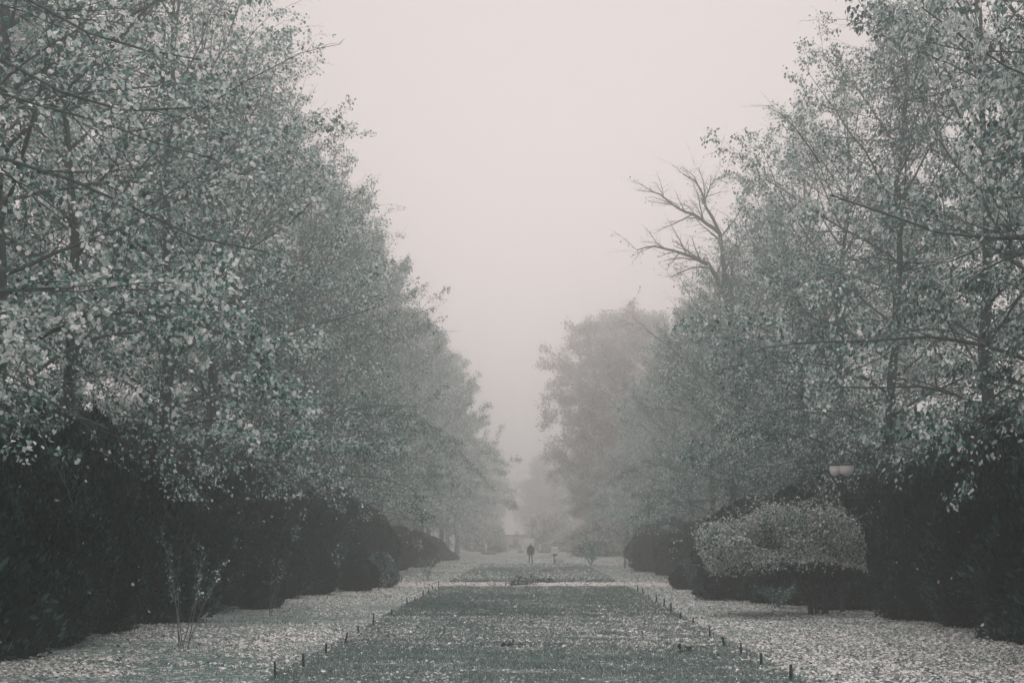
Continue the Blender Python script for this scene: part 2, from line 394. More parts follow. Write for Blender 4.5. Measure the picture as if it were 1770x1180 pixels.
def build_tree(name, g, label, cat, group, leafmat, loc=(0, 0, 0), rz=0, s=1.0, limbs='parts', leafparts=0, hide_mask=None):
    root = empty(name, loc, label, cat, group, rz, s)
    TP, TR = g['trunk']
    b = MB(); b.add(*tubes(TP, TR, 10))
    if limbs == 'joined':
        b.add(*tubes(*g['limbs'], 5))
    obj('trunk', b.me('trunk', True), M_bark, root)
    P1, R1 = g['limbs']; P2, R2 = g['l2']; n2 = g['n2']
    if limbs == 'parts':
        for i in range(len(P1)):
            b = MB(); b.add(*tubes(P1[i:i + 1], R1[i:i + 1], 6)); b.add(*tubes(P2[i * n2:(i + 1) * n2], R2[i * n2:(i + 1) * n2], 4))
            obj('limb', b.me('limb', True), M_bark, root)
        b = MB()
    else:
        b = MB(); b.add(*tubes(P2, R2, 3))
    b.add(*tubes(*g['l3'], 3))
    if g['l4'] is not None: b.add(*tubes(*g['l4'], 3))
    if g['shoots']:
        for q in g['shoots']: b.add(*tubes(*q, 3))
    obj('twigs', b.me('twigs'), M_twig, root, kind='stuff')
    pos, D, N, L, W = g['leaf']
    if leafparts:
        # single leaves nearest to the eye and inside the frame become objects of their own
        M = Matrix.LocRotScale(Vector(loc), Matrix.Rotation(rz, 3, 'Z').to_quaternion(), Vector((s, s, s)))
        A = np.array(M)[:3, :3]; wp = pos @ A.T + np.array(loc)
        px = VX + F * wp[:, 0] / wp[:, 1]; py = VY - F * (wp[:, 2] - EYE) / wp[:, 1]
        size = L * s / wp[:, 1]
        inside = (px > 5) & (px < 1765) & (py > 5) & (py < 1175)
        score = np.where(inside, size, 0); pick = np.argsort(-score)[:leafparts]; pick = pick[score[pick] > 0]
        Dn, Nn, Sn = leaf_basis(len(pick), D[pick], N[pick])
        protos = []
        for q in range(4):
            V = LEAF6.copy(); V[:, 1] *= rng.uniform(1.05, 1.25); V[:, 2] *= rng.uniform(.8, 2.4); V += rng.normal(0, .02, V.shape); V[0] = 0
            me = mesh('leaf', V, [np.array([[0, 1, 2, 3], [0, 3, 4, 5]])]); me.materials.append(leafmat); protos.append(me)
        for j, a in enumerate(pick):
            o = bpy.data.objects.new('leaf', protos[j % 4]); COL.objects.link(o); o.parent = root
            R3 = Matrix((Dn[j], Sn[j], Nn[j])).transposed().to_quaternion()
            o.matrix_basis = Matrix.LocRotScale(Vector(pos[a]), R3, Vector((L[a], W[a], L[a])))
        mk = np.ones(len(pos), bool); mk[pick] = False
        pos, D, N, L, W = pos[mk], D[mk], N[mk], L[mk], W[mk]
    V, f = leaves(pos, D, N, L, W, g['fine'])
    obj('foliage', mesh('foliage', V, f), leafmat, root, kind='stuff')
    return root

ORD = ['first', 'second', 'third', 'fourth', 'fifth', 'sixth', 'seventh', 'eighth', 'ninth', 'tenth', 'eleventh', 'twelfth', 'thirteenth',
       'fourteenth', 'fifteenth', 'sixteenth', 'seventeenth', 'eighteenth', 'nineteenth', 'twentieth', 'twenty-first', 'twenty-second', 'twenty-third', 'twenty-fourth', 'twenty-fifth']
GL, GR = 'lindens lining the left side of the lawn', 'lindens lining the right side of the lawn'

# nearest trees, each grown for its own place
def px3(pts, off): return [((a - VX) / F * Y_ - off[0], Y_ - off[1], wz(b_, Y_)) for a, b_, Y_ in pts]
LO = (-11.2, 18.5)
ex = [(px3([(-700, -120, 18.5), (-200, -90, 18), (60, 0, 17.5), (160, 50, 17.2), (250, 90, 17), (345, 112, 16.8)], LO), .045, .75),
      (px3([(-760, -60, 18.5), (-300, 0, 18), (0, 100, 17), (90, 155, 16.8), (200, 190, 16.6), (330, 190, 16.4)], LO), .05, .7),
      (px3([(-700, 20, 18.5), (-250, 90, 18), (0, 160, 17.6), (140, 205, 17.4), (250, 245, 17.2), (370, 270, 17)], LO), .035, .7),
      (px3([(-700, 200, 18.5), (-300, 230, 18), (0, 272, 17), (95, 292, 16.8), (210, 350, 16.6), (330, 410, 16.4), (460, 438, 16.2)], LO), .045, .6),
      (px3([(-700, 420, 18.5), (-300, 480, 17.6), (0, 507, 16.8), (120, 502, 16.6), (250, 488, 16.4)], LO), .03, .45),
      (px3([(-700, 520, 18.5), (-300, 560, 17.6), (0, 640, 16.5), (90, 700, 16.3), (200, 745, 16.1)], LO), .03, .3)]
g = grow(extra=ex, capl=4.5, H=17, n1=26, n2=12, n3=8, n4=3, leaf_n=9, leaf_l=.063, leaf_w=.057, fine=True, hang=.3, low=.24, droop=.8, zmin=3.1, rscale=.76, jit=.022, bare=([0, .3, .4, .5, .7, 1], [.98, .85, .55, .35, .2, .1]))
build_tree('linden_tree', g, 'nearest linden on the left, broad pale leaves on long arching branches at the frame edge', 'tree', GL, M_leaf_near, (-11.2, 18.5, 0), 0, 1.0, leafparts=300)
RO = (11.6, 20.5)
ex = [(px3([(2500, 480, 20.5), (2000, 420, 20), (1770, 404, 19.6), (1640, 408, 19.4), (1560, 385, 19.2), (1430, 340, 19)], RO), .05, .6),
      (px3([(2500, 330, 20.5), (2000, 220, 20), (1770, 128, 19.6), (1690, 100, 19.4), (1640, 55, 19.2), (1600, 10, 19)], RO), .04, .7),
      (px3([(2500, 160, 20.5), (2000, 110, 20), (1770, 92, 19.4), (1690, 92, 19.2), (1580, 70, 19)], RO), .03, .7),
      (px3([(2500, 560, 20.5), (2000, 520, 20), (1770, 380, 19.6), (1680, 440, 19.4), (1560, 470, 19.2)], RO), .035, .5)]
g = grow(extra=ex, capl=4.5, H=18, n1=26, n2=12, n3=8, n4=3, leaf_n=9, leaf_l=.076, leaf_w=.034, jit=.022, rscale=.80, fine=True, hang=1.1, low=.27, zmin=3.7, droop=.5, bare=([0, .6, 1], [1, .8, .5]))
build_tree('linden_tree', g, 'nearest linden on the right with curled hanging leaves beside the frame edge', 'tree', GR, M_leaf_near, (11.6, 20.5, 0), 0, 1.0, leafparts=300)

# mid-distance kinds
kinds = []
def K(g, mat): kinds.append((g, mat))
K(grow(H=20, n1=34, n2=10, n3=8, n4=3, leaf_n=8, leaf_l=.11, leaf_w=.09, bare=([0, .3, .42, .55, 1], [1, 1, .5, .1, .03]), low=.24, zmin=3.9, asc=1.5), M_leaf)     # bare-topped
K(grow(H=19.5, n1=34, n2=10, n3=8, n4=3, leaf_n=8, leaf_l=.108, leaf_w=.09, low=.12, zmin=2.2, bare=([0, .5, .7, .9, 1], [1, .95, .6, .25, .1])), M_leaf)
K(grow(H=19, n1=34, n2=10, n3=8, n4=3, leaf_n=8, leaf_l=.115, leaf_w=.072, low=.16, zmin=2.9, hang=.9, bare=([0, .5, .7, .9, 1], [1, .95, .7, .4, .2])), M_leaf2)
K(grow(H=20.5, n1=34, n2=10, n3=8, n4=3, leaf_n=7, leaf_l=.115, leaf_w=.078, low=.23, zmin=4.1, hang=.9, bare=([0, .45, .58, .72, 1], [1, .9, .55, .15, .04])), M_leaf)
far = []
far.append((grow(H=19.5, n1=24, n2=8, n3=6, n4=0, leaf_n=34, leaf_l=.17, leaf_w=.14, jit=.16, twig_r=.008, zmin=1.7, bare=([0, .7, 1], [1, .9, .3])), M_leaf_far_hazed))
far.append((grow(H=19, n1=24, n2=8, n3=6, n4=0, leaf_n=34, leaf_l=.17, leaf_w=.14, jit=.16, twig_r=.008, zmin=1.7, bare=([0, .7, 1], [1, .95, .5])), M_leaf_far_hazed))

protos = {}
def place(kind_i, isfar, x, y, rz, s, label, group, name='linden_tree'):
    key = (kind_i, isfar)
    if key not in protos:
        g, mt = (far if isfar else kinds)[kind_i]
        protos[key] = build_tree(name, g, label, 'tree', group, mt, (x, y, 0), rz, s, limbs='joined' if isfar else 'parts')
        return protos[key]
    o = copy_thing(protos[key], (x, y, 0), rz, s, label); o['group'] = group
    return o

look = {0: 'bare-topped linden with sweeping thin branches', 1: 'leafy linden with pale autumn leaves', 2: 'darker linden dense with leaves', 3: 'linden with hanging leaves and twiggy top'}
# left row (y, kind, scale, x)
leftrow = [(27, 0, .96, -12.0), (34.5, 0, 1.04, -11.8), (42, 1, .93, -11.9), (49, 3, 1.0, -11.2), (56, 1, 1.03, -11.0), (63, 2, .98, -11.3), (70.5, 1, 1.0, -11.0), (78, 2, 1.02, -11.2), (86, 3, 1.0, -11), (94, 2, 1.02, -11.2)]
for i, (y, k, s, x) in enumerate(leftrow):
    place(k, False, x, y, random.uniform(0, 6.28), s, f'{look[k]}, {ORD[i + 1]} from the near end of the left row', GL)
for i, y in enumerate((103, 112, 121, 131, 142, 154, 167, 182, 199, 217)):
    k = i % 2
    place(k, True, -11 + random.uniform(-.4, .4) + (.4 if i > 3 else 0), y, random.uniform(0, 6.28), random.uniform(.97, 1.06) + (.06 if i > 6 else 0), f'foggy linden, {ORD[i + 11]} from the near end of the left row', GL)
rightrow = [(29, 2, .98, 11.8), (37, 3, 1.02, 11.6), (45, 3, .95, 12.7), (53, 2, .95, 11.6), (61, 1, .92, 11.5), (69, 1, .9, 11.4), (77.5, 2, .88, 11.2), (86, 1, .84, 10.8), (94.5, 2, .80, 10.5)]
for i, (y, k, s, x) in enumerate(rightrow):
    place(k, False, x, y, random.uniform(0, 6.28), s, f'{look[k]}, {ORD[i + 1]} from the near end of the right row', GR)
for i, y in enumerate((104, 113, 123, 134, 146)):
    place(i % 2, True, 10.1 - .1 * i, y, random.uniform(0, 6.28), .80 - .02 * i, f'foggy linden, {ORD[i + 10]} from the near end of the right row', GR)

# tall trees standing behind the rows
GB = 'tall trees standing behind the linden rows'
back = [(-18.5, 30, 1, 1.0), (18.5, 30, 0, 1.0), (-20, 46, 0, 1.1), (-20, 62, 1, 1.1), (-19.5, 84, 1, 1.05), (-20, 110, 0, 1.0), (21, 44, 0, 1.15), (21, 66, 1, 1.05), (20, 88, 0, 1.0), (-20, 140, 1, 1.0)]
for i, (x, y, k, s) in enumerate(back):
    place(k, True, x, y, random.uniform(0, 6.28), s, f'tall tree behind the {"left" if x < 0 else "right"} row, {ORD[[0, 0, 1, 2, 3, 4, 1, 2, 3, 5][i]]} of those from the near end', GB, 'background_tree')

# gaunt bare tree whose crooked branches reach over the right row
def gaunt(u): return np.interp(u, [.3, .6, 1], [5.5, 6.5, 3])
GO = (10.0, 82)
ex = [(px3([(1262, 560, 82), (1252, 470, 82), (1246, 400, 82), (1214, 352, 82), (1216, 322, 82), (1180, 300, 82)], GO), .17, .9),
      (px3([(1250, 500, 82), (1226, 456, 82), (1180, 438, 82), (1130, 424, 82), (1100, 432, 82)], GO), .14, .9),
      (px3([(1246, 405, 82), (1200, 370, 82), (1180, 366, 82), (1135, 332, 82), (1112, 330, 82)], GO), .11, .9),
      (px3([(1266, 560, 82), (1264, 470, 81.8), (1274, 420, 82), (1270, 380, 82)], GO), .13, .9),
      (px3([(1214, 352, 82), (1235, 310, 81), (1262, 302, 80.5)], GO), .05, .9)]
g = grow(extra=ex, capl=6, H=13.5, n1=12, n2=14, n3=8, n4=3, leaf_n=1, leaf_l=.12, leaf_w=.08, low=.45, profile=gaunt, bare=([0, 1], [.35, .2]), trunk_r=.30, hang=1.2, droop=.4)
build_tree('bare_tree', g, 'gaunt almost leafless tree with crooked branches rising above the right row', 'tree', None, M_leaf, (10.0, 82, 0), 0, 1.0)

# big dense plane trees in the fog at the far end of the right side
def plane_prof(u): return np.interp(u, [.1, .25, .5, .75, .92, 1], [6.5, 9, 9.5, 8.2, 5.5, 2])
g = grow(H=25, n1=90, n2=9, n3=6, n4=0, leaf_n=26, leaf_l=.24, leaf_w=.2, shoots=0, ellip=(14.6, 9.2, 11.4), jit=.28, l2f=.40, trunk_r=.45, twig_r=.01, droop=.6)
pt = build_tree('plane_tree', g, 'huge round-crowned tree faint in the fog beyond the right row, overhanging the avenue', 'tree', 'large foggy trees past the right row', M_leaf_plane_hazed, (10.6, 196, 0), .3, 1.16, limbs='joined')
copy_thing(pt, (18.5, 165, 0), 2.2, 1.0, 'tall round-crowned tree in the fog between the right row and the overhanging giant')
copy_thing(pt, (27, 225, 0), 4.0, 1.15, 'faint tall tree in the fog behind the overhanging giant on the right')

# faint trees beyond the plaza
GF = 'faint trees beyond the plaza'
names = ['far left', 'left of centre', 'centre, low', 'right of centre', 'far right']
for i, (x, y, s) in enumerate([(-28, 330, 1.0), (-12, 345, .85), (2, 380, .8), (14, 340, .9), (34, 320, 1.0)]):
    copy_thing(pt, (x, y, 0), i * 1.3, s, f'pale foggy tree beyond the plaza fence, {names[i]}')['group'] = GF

# ------------------------------------------------------------------ yews and shrubs
def blob(r, h, n, seed, spray=.10, squat=.8, rough=.22, up=.35):
    """foliage shell on a noisy upright body: returns core mesh and spray mesh"""
    nz = Noise(seed, 3, 1.6, 3); nz2 = Noise(seed + 1, 3, .5, 2)
    prof_t = np.array([0, .06, .2, .45, .7, .86, .95, 1.0]); prof_r = np.array([.82, .93, 1.0, .98, .82, .56, .30, .02]) if squat < 1 else np.array([.6, .85, 1, 1, .85, .6, .4, .02])
    def surf(t, a, k=1.0):
        rr = np.interp(t, prof_t, prof_r) * r
        P = np.stack([rr * np.cos(a), rr * np.sin(a), t * h], -1)
        d = 1 + rough * nz(P) + .11 * nz2(P)
        P[..., 0] *= d * k; P[..., 1] *= d * k; P[..., 2] *= (1 + .05 * nz2(P)) * (k if k < 1 else 1)
        return P
    ta, aa = np.meshgrid(np.linspace(0, 1, 18), np.linspace(0, 2 * math.pi, 25)[:-1])
    C = surf(ta, aa, .93); i = np.arange(C.shape[0] * C.shape[1]).reshape(C.shape[:2]); ii = np.roll(i, -1, 0)
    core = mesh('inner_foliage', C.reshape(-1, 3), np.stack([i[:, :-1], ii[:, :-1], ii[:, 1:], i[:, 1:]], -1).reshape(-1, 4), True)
    t = rng.random(n) ** .9; keep = rng.random(n) < np.interp(t, prof_t, prof_r) + .15; t = t[keep]; n = len(t); a = rng.uniform(0, 6.283, n)
    P = surf(t, a); P2 = surf(t, a, .9)
    out_ = norm(P - P2 + 1e-6); out_[:, 2] += np.where(t > .85, .6, 0)
    P = P - out_ * rng.uniform(0, .12, (n, 1)) * (r / 1.6)
    D = out_ * .8 + rng.normal(0, .45, (n, 3)); D[:, 2] += up
    N = rng.normal(0, 1, (n, 3)) + out_
    sz = rng.uniform(.5, 1.4, n) * spray
    V, f = leaves(P, D, N, sz, sz * .38, False, .1)
    return core, mesh('foliage', V, f)

def yew_proto(name, r, h, n, seed, label, cat, group, loc, rz, s, mat=None, **kw):
    root = empty(name, loc, label, cat, group, rz, s)
    c, f = blob(r, h, n, seed, **kw)
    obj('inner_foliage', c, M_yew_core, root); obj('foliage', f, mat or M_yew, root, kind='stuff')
    if name == 'yew_bush':
        q = 70; i = rng.integers(0, len(f.vertices), q); co = np.array([f.vertices[int(j)].co[:] for j in i]); co[:, :2] *= 1.02
        D = rng.normal(0, 1, (q, 3)); N = rng.normal(0, .7, (q, 3)) + UP; sz = rng.uniform(.05, .11, q)
        V, ff = leaves(co, D, N, sz, sz * .8, True); obj('caught_leaves', mesh('caught_leaves', V, ff), M_litter, root, kind='stuff')
    return root

GYL, GYR = 'dark yews along the left side', 'dark yews along the right side'
yews = []
def yew(k, x, y, s, label, group):
    if len(yews) <= k:
        n = [26000, 26000, 14000][k]
        yews.append(yew_proto('yew_bush', [1.75, 1.6, 1.7][k], [4.6, 4.9, 4.4][k], n, 100 + k * 7, label, 'yew', group, (x, y, 0), random.uniform(0, 6), s, spray=[.12, .12, .17][k]))
        return yews[-1]
    o = copy_thing(yews[k], (x, y, 0), random.uniform(0, 6), s, label); o['group'] = group; return o

yl = [(-11.9, 22.5, 0, (1.0, 1.05, 1.35)), (-11.4, 25.8, 1, (1.0, 1.05, 1.18)), (-11.0, 29.2, 2, (1.0, .95, 1.3)), (-10.3, 33.2, 0, (.95, 1.0, 1.0)), (-10.15, 37.5, 1, (.9, .95, 1.12)),
      (-10.5, 42.5, 2, (.95, .95, 1.1)), (-10.7, 48, 0, (1.1, 1.1, 1.0)), (-10.6, 53, 1, (1.1, 1.1, .95)), (-10.3, 58.5, 2, (1, 1, 1)), (-10.2, 64, 0, (1, 1, 1.0)), (-9.6, 69, 1, (1, 1, .9)),
      (-9.6, 75.5, 2, (1, 1, 1)), (-9.6, 82, 0, (1.05, 1.05, 1)), (-9.7, 90, 2, (1.0, 1.1, .72)), (-9.8, 98, 1, (1.0, 1.1, .8)), (-9.7, 107, 2, (1.0, 1.15, .6)), (-9.7, 117, 0, (1.1, 1.2, .7)), (-9.7, 128, 2, (1.1, 1.2, .55)), (-9.8, 140, 1, (1.2, 1.2, .6)), (-9.8, 152, 2, (1.2, 1.2, .5))]
for i, (x, y, k, s) in enumerate(yl):
    yew(k, x, y, s, f'dark dense yew under the left trees, {ORD[i]} of its row from the near end', GYL)
yr = [(11.0, 24.5, 1, (1.0, 1.0, 1.0)), (11.3, 29.5, 0, (1.1, 1.1, 1.12)), (11.6, 34.5, 2, (1.05, 1.05, 1.12)), (11.1, 39.2, 1, (1.05, 1.05, 1.12)), (10.9, 43.6, 0, (.85, .85, 1.05)),
      (11.6, 50.5, 2, (1, 1, 1)), (12.0, 57, 0, (1, 1, .9)), (wx(1300, 57), 57.5, 0, (.85, 1, .84)), (wx(1370, 53), 53.5, 1, (.9, .9, .84)), (wx(1450, 55), 55.5, 2, (.9, .9, .98)), (10.6, 63, 1, (1, 1, .8)), (9.9, 70, 2, (1.05, 1.05, .85)), (9.6, 78, 0, (1.0, 1.1, .8)), (9.3, 86.5, 1, (1.1, 1.2, .72)), (9.3, 95, 2, (1.1, 1.2, .66)), (9.0, 104, 0, (1.2, 1.2, .8)), (9.2, 114, 2, (1.2, 1.2, .8)), (9.6, 125, 1, (1.2, 1.2, .6))]
for i, (x, y, k, s) in enumerate(yr):
    yew(k, x, y, s, f'dark dense yew under the right trees, {ORD[i]} of its row from the near end', GYR)

GU = 'tall dark understory bushes behind the yews'
for sd, ys in ((-1, (27, 34, 42, 51, 62, 75, 90, 108)), (1, (29, 36, 44, 53, 64, 77, 92))):
    for i, y in enumerate(ys):
        yew(2 if i % 2 else 0, sd * (15.2 if y < 60 else 14.2), y, (1.7, 1.9, 1.55 if y < 50 else 1.4), f'tall dark understory bush behind the {"left" if sd < 0 else "right"} yews, {ORD[i]} from the near end', GU)['category'] = 'bush'

# clipped round yews and low bushes
lowb = yew_proto('clipped_bush', .95, 1.5, 9000, 300, 'small dark clipped round bush behind bare shrub stems at the left', 'bush', None, (wx(445, 50), 50, 0), 0, (1, 1, .95), spray=.09, squat=1)
copy_thing(lowb, (wx(545, 62), 62, 0), 1, (1.3, 1.3, 1.2), 'dark rounded bush behind the upright reed stems at the left')
copy_thing(lowb, (wx(1330, 56), 56.5, 0), 2, (1.5, 1.2, 1.25), 'dark clipped bush under the left half of the spreading bush')
copy_thing(lowb, (wx(1462, 49.2), 49.2, 0), 3, (1.7, 1.2, 1.5), 'dark clipped bush behind the stems of the spreading bush')
copy_thing(lowb, (wx(1186, 68), 68, 0), 4, (1.0, 1.0, .75), 'low dark shrub at the near corner of the cross path on the right')
copy_thing(lowb, (wx(1160, 92), 92, 0), 1, (1.0, 1.0, .8), 'small dark shrub beside the leaning thin trunk on the right')
copy_thing(lowb, (wx(1112, 108), 108, 0), 5, (1.0, 1.0, .6), 'low dark shrub behind the young bright-leaved sapling')
copy_thing(lowb, (wx(620, 66), 66, 0), 2, (1.0, 1.0, 1.1), 'dark bush left of the light-topped round bush')
# ball bush with pale leafy top
def leafball(name, r, h, n, seed, label, cat, loc, mat, spray, s=1.0, z0=0, **kw):
    root = yew_proto(name, r, h, n, seed, label, cat, None, loc, 0, s, mat=mat, spray=spray, squat=1, **kw)
    return root
leafball('round_bush', .85, 1.55, 7000, 320, 'round bush with light-tipped leaves on top at the left edge of the leaf strip', 'bush', (wx(655, 70), 70.5, 0), M_leaf2, .11)

# ------------------------------------------------------------------ spreading umbrella-shaped bush on the right
def spreading():
    Y = 46.0; bx, cx = wx(1413, Y), wx(1352, Y)
    root = empty('spreading_bush', (cx, Y, 0), 'wide umbrella-shaped pale bush on several dark stems in front of the right yews', 'bush')
    stems = []; n = 9
    starts = [(-.18, 0), (.02, .12), (.18, -.05), (.26, .08)]
    for i, (dx, dy) in enumerate(starts):
        b = MB(); x0 = bx - cx + dx
        tgt = [(-1.3, .2), (-.4, -.3), (.6, .2), (1.6, 0)][i]
        t = np.linspace(0, 1, n)[:, None]
        P = np.hstack([x0 + (tgt[0] - x0) * t ** 1.8, dy + (tgt[1] - dy) * t, -.05 + 2.5 * t ** .85]) + np.vstack([[0, 0, 0], rng.normal(0, .03, (n - 1, 3))])
        V, f = tube1(P, list(np.linspace(.075, .02, n)), 7); b.add(V, f)
        obj('stem', b.me('stem', True), M_stake, root); stems.append(P)
    # branches fill the dome
    nb = 240; src = rng.integers(0, 4, nb); st = rng.uniform(.45, 1, nb)
    P0 = np.array([stems[a][min(int(q * (n - 1)), n - 2)] for a, q in zip(src, st)])
    a = rng.uniform(0, 6.283, nb); rr = np.sqrt(rng.random(nb)); tg = np.stack([2.35 * rr * np.cos(a), 1.9 * rr * np.sin(a), 1.55 + 1.45 * np.sqrt(1 - rr ** 2 * .93) * rng.uniform(.6, 1, nb)], -1)
    t = np.linspace(0, 1, 7)[None, :, None]; mid = (P0 + tg) / 2 + np.array([0, 0, .25])
    C = P0[:, None] * (1 - t) ** 2 + 2 * mid[:, None] * t * (1 - t) + tg[:, None] * t ** 2 + rng.normal(0, .03, (nb, 7, 3)) * t
    R = np.linspace(.018, .004, 7)[None] * np.ones((nb, 1))
    P2, R2, _ = children(C, R, 5, .4, 1, .3, 4, .2, -.03)
    b = MB(); b.add(*tubes(C, R, 4)); b.add(*tubes(P2, R2, 3))
    obj('branches', b.me('branches'), M_bark, root, kind='stuff')
    # arching shoots above
    ns = 46; a = rng.uniform(0, 6.283, ns); rr = rng.uniform(.1, .9, ns)
    S0 = np.stack([2.1 * rr * np.cos(a), 1.6 * rr * np.sin(a), 1.6 + 1.3 * np.sqrt(1 - rr ** 2 * .9)], -1)
    D = np.stack([np.cos(a) * .9, np.sin(a) * .5, np.full(ns, 1.3)], -1) + rng.normal(0, .3, (ns, 3))
    S = curve(S0, D, rng.uniform(.4, 1.3, ns), 8, .08, -.16)
    V, f = tubes(S, np.linspace(.009, .003, 8)[None] * np.ones((ns, 1)), 3)
    obj('shoots', mesh('shoots', V, f), M_twig_pale, root, kind='stuff')
    # leaves
    m = 34000; a = rng.uniform(0, 6.283, m); q = rng.random(m) ** .38
    ct = rng.uniform(-.25, 1, m); st_ = np.sqrt(1 - np.clip(ct, 0, 1) ** 2 * .98)
    nzz = Noise(9, 3, 2.2, 2)
    P = np.stack([2.4 * q * st_ * np.cos(a), 1.9 * q * st_ * np.sin(a), 1.62 + 1.55 * q * np.maximum(ct, -.12) + rng.normal(0, .07, m)], -1)
    P[:, 2] -= .22 * (q * st_) ** 5 * rng.random(m) * (1 + .5 * nzz(P)); P[:, 2] += .10 * q * np.maximum(ct, 0)
    P *= (1 + .08 * nzz(P))[:, None]; keep = nzz(P * 1.3) > -2.2; P = P[keep]
    SP = np.concatenate([at(S, rng.integers(0, ns, 700), rng.random(700))[0]]); P = np.vstack([P, SP]); m = len(P)
    D = rng.normal(0, 1, (m, 3)); N = rng.normal(0, .6, (m, 3)); N[:, 2] += .8; sz = rng.uniform(.05, .105, m)
    V, f = leaves(P, D, N, sz, sz * .7); obj('foliage', mesh('foliage', V, f), M_bush, root, kind='stuff')
spreading()

# ------------------------------------------------------------------ saplings, stems, reeds
def spray_plant(name, label, cat, x, y, h, spread, nstem, leafn, mat, lean=0.0, ll=.09, stemr=.012, group=None, stemmat=None, top_only=.4, arch=.0):
    root = empty(name, (x, y, 0), label, cat, group)
    P0 = np.column_stack([rng.normal(0, .05, nstem), rng.normal(0, .05, nstem), np.full(nstem, -.03)])
    a = rng.uniform(0, 6.283, nstem); D = np.column_stack([np.cos(a) * spread + lean, np.sin(a) * spread, np.ones(nstem)])
    P = curve(P0, D, h * rng.uniform(.75, 1.1, nstem), 9, .04, arch)
    for i in range(nstem):
        V, f = tube1(P[i], list(np.linspace(stemr, stemr * .35, 9)), 5); obj('stem', MB().add(V, f).me('stem', True), stemmat or M_stem, root)
    if leafn:
        P2, R2, _ = children(P, np.full((nstem, 9), stemr * .6), 7, .35, 1, .22, 4, .15, .0)
        V, f = tubes(P2, R2, 3); obj('twigs', mesh('twigs', V, f), stemmat or M_stem, root, kind='stuff')
        m = leafn; idx = rng.integers(0, len(P2), m); pos, T = at(P2, idx, rng.random(m)); pos = pos[pos[:, 2] > top_only * h]; m = len(pos)
        D = rng.normal(0, 1, (m, 3)); D[:, 2] -= .6; N = rng.normal(0, .6, (m, 3)); N[:, 2] += .8; sz = rng.uniform(.6, 1.3, m) * ll
        V, f = leaves(pos + rng.normal(0, .04, (m, 3)), D, N, sz, sz * .6, True); obj('foliage', mesh('foliage', V, f), mat, root, kind='stuff')
    return root

Y = gy(1052); spray_plant('shrub_stems', 'clump of thin bare shrub stems in front of the dark clipped bush at the left', 'shrub', wx(425, Y), Y, 1.35, .22, 11, 60, M_bush, ll=.07, top_only=.8)
Y = gy(1062); spray_plant('sapling', 'single forked sapling with few pale leaves, right of the bare shrub stems', 'sapling', wx(462, Y), Y, 1.7, .25, 3, 110, M_bush, lean=.2, ll=.06, top_only=.5)
Y = gy(1022); spray_plant('reed_clump', 'nearer clump of tall straight bare stems against the left bushes', 'shrub', wx(538, Y), Y, 2.6, .09, 7, 160, M_leaf, ll=.10, top_only=.7)
Y = gy(1021); spray_plant('reed_clump', 'farther clump of straight bare stems beside a low tuft at the left', 'shrub', wx(588, Y), Y, 2.0, .12, 7, 120, M_leaf, ll=.09, top_only=.1)
Y = 33.0; spray_plant('hanging_spray', 'light leafy shoots growing out of the dark left yews', 'shrub', wx(318, 31.5), 31.5, 2.2, .25, 6, 700, M_leaf2, ll=.05, top_only=.45, lean=.05)
Y = gy(1005); spray_plant('shrub_stems', 'bare twiggy shrub at the foot of the left yews beyond the round bush', 'shrub', wx(708, 72), 84, 1.2, .4, 8, 160, M_leaf, ll=.08, top_only=.3)
Y = gy(982); spray_plant('sapling', 'upright young sapling with bright pale leaves on the right before the yews', 'sapling', wx(1080, Y), Y, 3.7, .16, 4, 900, M_bush, ll=.17, stemr=.03, top_only=.25)
Y = gy(976); spray_plant('sapling', 'airy grey bush at the foot of the right yews near the walkers', 'sapling', wx(1022, 125), 125, 2.3, .5, 12, 2600, M_leaf, ll=.13, stemr=.02, top_only=.05)
Y = gy(1018); spray_plant('reed_clump', 'dense clump of dry upright stalks left of the spreading bush', 'reeds', wx(1240, 61), 61, 1.35, .16, 42, 0, M_bush, stemr=.010)
Y = gy(1022); spray_plant('spiky_grass', 'spiky tuft of arching blades at the foot of the dry stalks', 'plant', wx(1228, 58), 58, .75, .8, 18, 0, M_bush, stemr=.014, arch=-.12)
spray_plant('shrub_stems', 'forked bare stems among the dark shrubs beside the dry stalks on the right', 'shrub', wx(1200, 64), 64, 1.6, .35, 9, 500, M_leaf2, ll=.06, top_only=.4)
spray_plant('conifer_sapling', 'small drooping feathery shrub under the spreading bush', 'shrub', wx(1345, 50), 50, .95, .5, 14, 900, M_leaf2, ll=.07, top_only=.1, arch=-.12)
spray_plant('ground_plant', 'low dark ground-hugging plant below the spiky tuft on the right', 'plant', wx(1250, 56), 56.3, .45, 1.6, 16, 900, M_leaf2, ll=.09, top_only=.0, arch=-.1)

# leaning thin trunk on the right
Y = gy(994)
t_ = empty('leaning_tree', (wx(1138, Y), Y, 0), 'slender leaning tree with a crooked dark foot on the right', 'tree')
V, f = tube1([(0, 0, -.05), (-.12, 0, .35), (-.38, 0, .8), (-.45, .05, 1.6), (-.42, .1, 2.6), (-.55, .1, 3.6), (-.6, .2, 4.6)], [.15, .12, .085, .07, .06, .045, .03], 8)
obj('trunk', MB().add(V, f).me('trunk', True), M_bark, t_)
P0 = np.array([(-.43, .05, 1.9), (-.42, .08, 2.3), (-.45, .1, 2.8), (-.5, .1, 3.2), (-.55, .1, 3.7), (-.6, .2, 4.4)]); D = rng.normal(0, .6, (6, 3)); D[:, 2] = 1
C = curve(P0, D, 1.8, 7, .1, 0); R = np.linspace(.03, .008, 7)[None] * np.ones((6, 1))
for i in range(6): obj('limb', mesh('limb', *tubes(C[i:i+1], R[i:i+1], 5), True), M_bark, t_)
